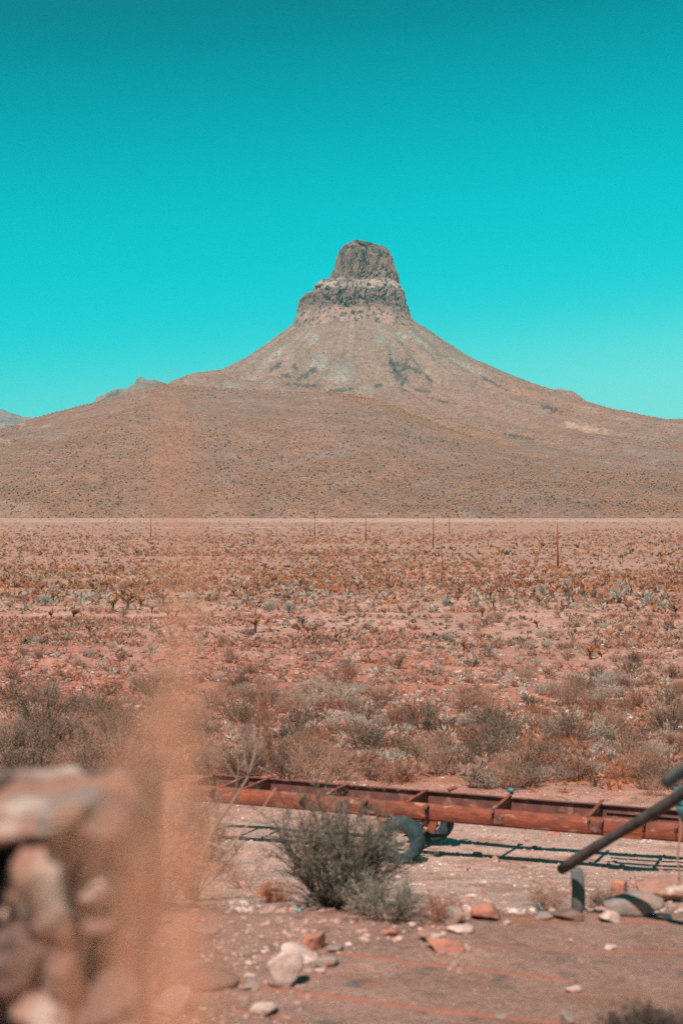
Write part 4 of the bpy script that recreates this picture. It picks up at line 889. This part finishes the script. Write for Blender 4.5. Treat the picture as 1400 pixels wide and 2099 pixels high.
#stalk(520, 1900, 500, 1.0, 'short blurred stalk left of the large pinkish white rock', .018, 12)
stalk(360, 1880, 350, 1.05, 'short blurred stalk between the pillar foot and the pale stone', 0.018, 22)
stalk(180, 1700, 160, 1.0, 'blurred stalk in front of the middle of the pillar', 0.01, 3)
stalk(470, 1960, 450, 1.0, 'short blurred stalk over the grey stone left of the white rock', 0.02, 12)
stalk(262, 1500, 285, .84, 'thin blurred straw stalk leaning left over the pillar corner', .009, 26)
stalk(345, 1560, 318, .92, 'thin blurred straw stalk just right of the pillar corner', .009, 30)
stalk(425, 1640, 385, .88, 'thin blurred straw stalk leaning right before the left end of the chassis', .010, 24)
# litter
for (px, row, w_, lab) in [(1107, 1864, 22, 'crumpled cyan plastic scrap on the gravel left of the post'), (612, 1868, 14, 'small bluish scrap at the left foot of the green bush')]:
    X_, Y_, Z_ = hit(px, row); q = w_ / F * Y_; v, f = rock_v(int(px), 2, 6, nz=.35); m = MB(); m.add(v * [q * .5, q * .35, q * .22], t=f); o = m.build('plastic_scrap', M['litter']); o.location = (X_, Y_, Z_ + q * .15); tag(o, lab, 'litter')

# ------------------------------------------------------------------ rocks of the middle distance
ROCKS = []
for i in range(6):
    for mt in ('redrock', 'stone_grey', 'stone_peach'):
        v, f = rock_v(600 + i, 1, 6); v = v * [.5, .42, .30]; mm = MB(); mm.add(v, t=f); ROCKS.append((mt, mm.mesh('rock', M[mt])))
rl = {}
MT = {'redrock': 'rough red rock', 'stone_grey': 'dark grey rock', 'stone_peach': 'pale peach rock'}
def midrock(px, row, sz, mt):
    X_, Y_, Z_ = hit(px, row); me = rg.choice([q for k, q in ROCKS if k == mt]); o = bpy.data.objects.new('rock', me); C.objects.link(o)
    o.location = (X_, Y_, Z_ + sz * .06); o.rotation_euler = (rg.uniform(-.3, .3), rg.uniform(-.3, .3), rg.uniform(0, 6.28)); o.scale = (sz * rg.uniform(.8, 1.3), sz, sz * rg.uniform(.7, 1.3))
    if row < 1600: k = (band(row), side(px))
    else: k = ('in the gravel yard', 'left of the tyre' if px < 780 else 'right of the tyre' if px < 1000 else 'before the short post' if px < 1200 else 'far right')
    szw = 'small ' if sz < .22 else ('big ' if sz > .5 else ''); tag(o, None, 'rock'); rl.setdefault((szw + MT[mt],) + k, []).append((px, o))
for k in range(85): midrock(min(max(rg.gauss(200, 150), 2), 640), rg.uniform(1318, 1428), rg.uniform(.15, .42), rg.choice(['redrock', 'redrock', 'redrock', 'stone_grey']))
for (px, row, s_) in [(196, 1404, .6), (212, 1412, .7), (228, 1403, .6), (240, 1412, .5), (256, 1405, .55), (268, 1410, .5), (186, 1409, .45), (120, 1398, .5), (95, 1392, .45), (30, 1404, .5), (108, 1388, .5), (470, 1398, .6)]: midrock(px, row, s_, 'redrock')
for k in range(60): midrock(rg.uniform(450, 1395), rg.uniform(1290, 1420), rg.uniform(.2, .5), rg.choice(['stone_grey', 'stone_grey', 'redrock', 'stone_peach']))
for k in range(45): midrock(rg.uniform(420, 1395), rg.uniform(1500, 1640), rg.uniform(.12, .3), rg.choice(['stone_peach', 'redrock', 'stone_grey']))
for k in range(50): midrock(rg.uniform(470, 1395), rg.uniform(1700, 1862), rg.uniform(.06, .14), rg.choice(['stone_peach', 'stone_peach', 'redrock', 'stone_grey']))
settle(rl)

# ------------------------------------------------------------------ uncountable ground cover (joined, kind stuff)
rs2 = np.random.default_rng(2024)
def fan(n, y0, y1, power=1.0, x0=-40, x1=1440):
    """random points, even in picture row between the distances y0 and y1"""
    d = np.geomspace(y0, y1, 600); r_ = -gz(d * 0, d) / d; q = rs2.random(n) ** power; rr = r_[0] + (r_[-1] - r_[0]) * q
    Yq = np.interp(-rr, -r_, d); return (rs2.uniform(x0, x1, n) - 700) / F * Yq, Yq
def stones(n, y0, y1, s0, s1, mt, name, lab, x0=-40, x1=1440, sq=.6, mask=None, pw=1.0):
    x, y = fan(n, y0, y1, pw, x0, x1)
    if mask is not None: k = mask(x, y); x, y = x[k], y[k]
    n = len(x); v0, f0 = ICO[0]; s_ = s0 + (s1 - s0) * rs2.random(n) ** 2.5
    v = v0[None] * (1 + rs2.uniform(-.3, .3, (n, 12, 1))) * s_[:, None, None] * np.array([.5, .5, .5 * sq]) * (1 + rs2.uniform(-.25, .25, (n, 1, 3)))
    v += np.stack([x, y, gz(x, y) + s_ * .1], 1)[:, None]
    m = MB(); m.add(v.reshape(-1, 3), t=(f0[None] + np.arange(n)[:, None, None] * 12).reshape(-1, 3)); o = m.build(name, M[mt]); tag(o, lab, 'stones', kind='stuff')
stones(8000, 11.6, 32, .012, .075, 'pebble', 'gravel', 'loose gravel strewn over the yard under the rusty chassis', 300)
stones(500, 8.9, 11.4, .006, .02, 'pebble', 'gravel', 'sparse fine gravel on the bare dirt pad', 560, 1440)
stones(900, 5.5, 11.2, .01, .06, 'pebble', 'gravel', 'loose stones on the brown bank beside the pillar', 230, 640)
stones(500, 8.9, 12.3, .015, .07, 'pebble', 'gravel', 'stones heaped around the foot of the green bush', 560, 960, mask=lambda x, y: y > 10.0 + .5 * np.sin(x * 5))
stones(10000, 34, 170, .05, .26, 'pebble', 'rubble', 'scattered pale and brown stones on the stony flat')
stones(4500, 40, 85, .06, .30, 'redrock', 'rubble', 'broken red rubble on the left of the stony flat', -40, 700, mask=lambda x, y: fbm(x * .15, y * .08, s=5) + np.exp(-((x + 8) / 12) ** 2) > .35)
def clumps(n, y0, y1, s0, s1, mt, name, lab, nb=20, zf=gz, xy=None, hf=.6, thr=None, sd=1, wf=.12, ramp=0):
    x, y = fan(n, y0, y1) if xy is None else xy
    if thr is not None: k = fbm(x * thr[1], y * thr[1] * .6, s=sd) > thr[0]; x, y = x[k], y[k]
    if ramp: k = rs2.random(len(x)) < sstep(y0, ramp, y); x, y = x[k], y[k]
    n = len(x); s_ = s0 + (s1 - s0) * rs2.random(n) ** 1.7; a = rs2.uniform(0, 6.28, (n, nb)); e = rs2.uniform(.1, 1.5, (n, nb))
    d = np.stack([np.cos(a) * np.cos(e), np.sin(a) * np.cos(e), np.sin(e) * hf * 1.3], -1)
    c_ = np.stack([x, y, zf(x, y)], 1)[:, None] + d * (s_[:, None, None] * rs2.uniform(.05, .3, (n, nb, 1)))
    m = MB(); m.blades(c_.reshape(-1, 3), d.reshape(-1, 3) + rs2.normal(size=(n * nb, 3)) * .35, np.repeat(s_, nb) * rs2.uniform(.3, .55, n * nb), np.repeat(s_, nb) * wf, rs2)
    o = m.build(name, M[mt]); tag(o, lab, 'ground cover', kind='stuff')
clumps(5000, 32, 220, .2, .55, 'tan', 'low_scrub', 'low straw coloured scrub over the stony flat', sd=11, thr=(-.1, .12))
clumps(3000, 32, 220, .2, .5, 'sage', 'low_scrub', 'low grey scrub dotted over the stony flat', sd=12)
clumps(3200, 32, 220, .2, .5, 'russet', 'low_scrub', 'low rust brown scrub dotted over the plain', sd=13, thr=(-.05, .1))
clumps(1300, 30, 52, .15, .4, 'orange', 'dry_flowers', 'tiny orange dry flowers on the soil between the bushes', sd=14, thr=(-.02, .25))
clumps(4200, 110, 700, .6, 1.35, 'gold', 'distant_cholla', 'distant golden cholla crowding the plain', nb=14, thr=(-.12, .05), sd=15, wf=.2, ramp=230)
clumps(3200, 110, 700, .6, 1.3, 'orange', 'distant_cholla', 'distant orange cholla crowding the plain', nb=14, sd=16, thr=(-.05, .05), wf=.2, ramp=230)
clumps(1700, 100, 1200, .6, 1.4, 'dark', 'distant_brush', 'distant dark brush dotting the plain', nb=10, sd=17, wf=.2, ramp=200)
clumps(4200, 90, 1300, .6, 1.9, 'russet', 'distant_brush', 'distant rust brown brush streaking the plain', nb=10, sd=18, thr=(-.05, .03), wf=.2, ramp=160)
clumps(2200, 90, 1200, .6, 1.5, 'sage', 'distant_brush', 'distant grey brush dotting the plain', nb=10, sd=19, wf=.2, ramp=160)
clumps(3000, 90, 1300, .5, 1.5, 'tan', 'distant_brush', 'distant straw brown brush over the plain', nb=10, sd=20, wf=.2, ramp=160)
clumps(4200, 350, 1400, 1.0, 2.4, 'russet', 'distant_brush', 'far rust brown brush at the foot of the mountain', nb=8, wf=.25, sd=25, thr=(-.05, .012))
clumps(700, 350, 1250, 1.0, 2.2, 'dark', 'distant_brush', 'far dark brush at the foot of the mountain', nb=8, wf=.25, sd=26)
clumps(1600, 350, 1400, .8, 2.0, 'gold', 'distant_cholla', 'far golden cholla at the foot of the mountain', nb=8, wf=.25, sd=27)
clumps(3600, 70, 260, .25, .8, 'tan', 'low_scrub', 'straw brown scrub between the stony flat and the plain', nb=14, wf=.15, sd=28, thr=(-.05, .12))
clumps(2800, 70, 260, .25, .8, 'russet', 'low_scrub', 'rust brown scrub between the stony flat and the plain', nb=14, wf=.15, sd=29, thr=(-.03, .12))
clumps(1600, 70, 260, .25, .6, 'dark', 'low_scrub', 'dark scrub between the stony flat and the plain', nb=14, wf=.15, sd=30)
def hill_pts(n, y0, y1, pw, th=None, sd=0):
    u = rs2.random(n); y = (y0 ** -pw + (y1 ** -pw - y0 ** -pw) * u) ** (-1 / pw); x = (rs2.uniform(-40, 1440, n) - 700) / F * y
    if th is not None: k = fbm(x * .008, y * .004, s=sd) + .35 * np.clip((2000 - y) / 600, -1, 1) > th; x, y = x[k], y[k]
    return x, y
def hill(n, y0, y1, s0, s1, mt, name, lab, th=None, sd=0, pw=1.2):
    x, y = hill_pts(n, y0, y1, pw, th, sd); n = len(x); v0, f0 = ICO[0]; s_ = s0 + (s1 - s0) * rs2.random(n) ** 1.8
    v = v0[None] * (1 + rs2.uniform(-.35, .35, (n, 12, 1))) * s_[:, None, None] * np.array([.5, .5, .5]); zz = mh(x, y)
    v += np.stack([x, y, zz + s_ * .35], 1)[:, None]
    m = MB(); m.add(v.reshape(-1, 3), t=(f0[None] + np.arange(n)[:, None, None] * 12).reshape(-1, 3)); o = m.build(name, M[mt]); tag(o, lab, 'ground cover', kind='stuff')
hill(12000, 1430, 2400, .8, 2.3, 'gold', 'hillside_scrub', 'golden scrub dotting the lower mountain slopes', -.05, 21)
hill(6500, 1430, 2600, .7, 2.1, 'dark', 'hillside_scrub', 'dark scrub dotting the lower mountain slopes', .02, 22)
hill(3500, 2150, 2960, 1.6, 3.2, 'orange', 'hillside_scrub', 'orange tufts on the upper mountain slopes', None, 23)
hill(3500, 2150, 2950, 1.4, 3.0, 'sage', 'hillside_scrub', 'grey tufts on the upper mountain slopes', None, 24)
hill(2200, 1430, 2000, 1.2, 2.5, 'dark', 'hillside_scrub', 'larger dark scrub crowding the foot of the mountain', .12, 26)
hill(3600, 1430, 2000, 1.3, 2.6, 'gold', 'hillside_scrub', 'larger golden scrub crowding the foot of the mountain', .05, 27)
hill(7000, 1430, 2900, .7, 1.7, 'russet', 'hillside_scrub', 'small rust brown scrub over the mountain slopes', -.3, 25)
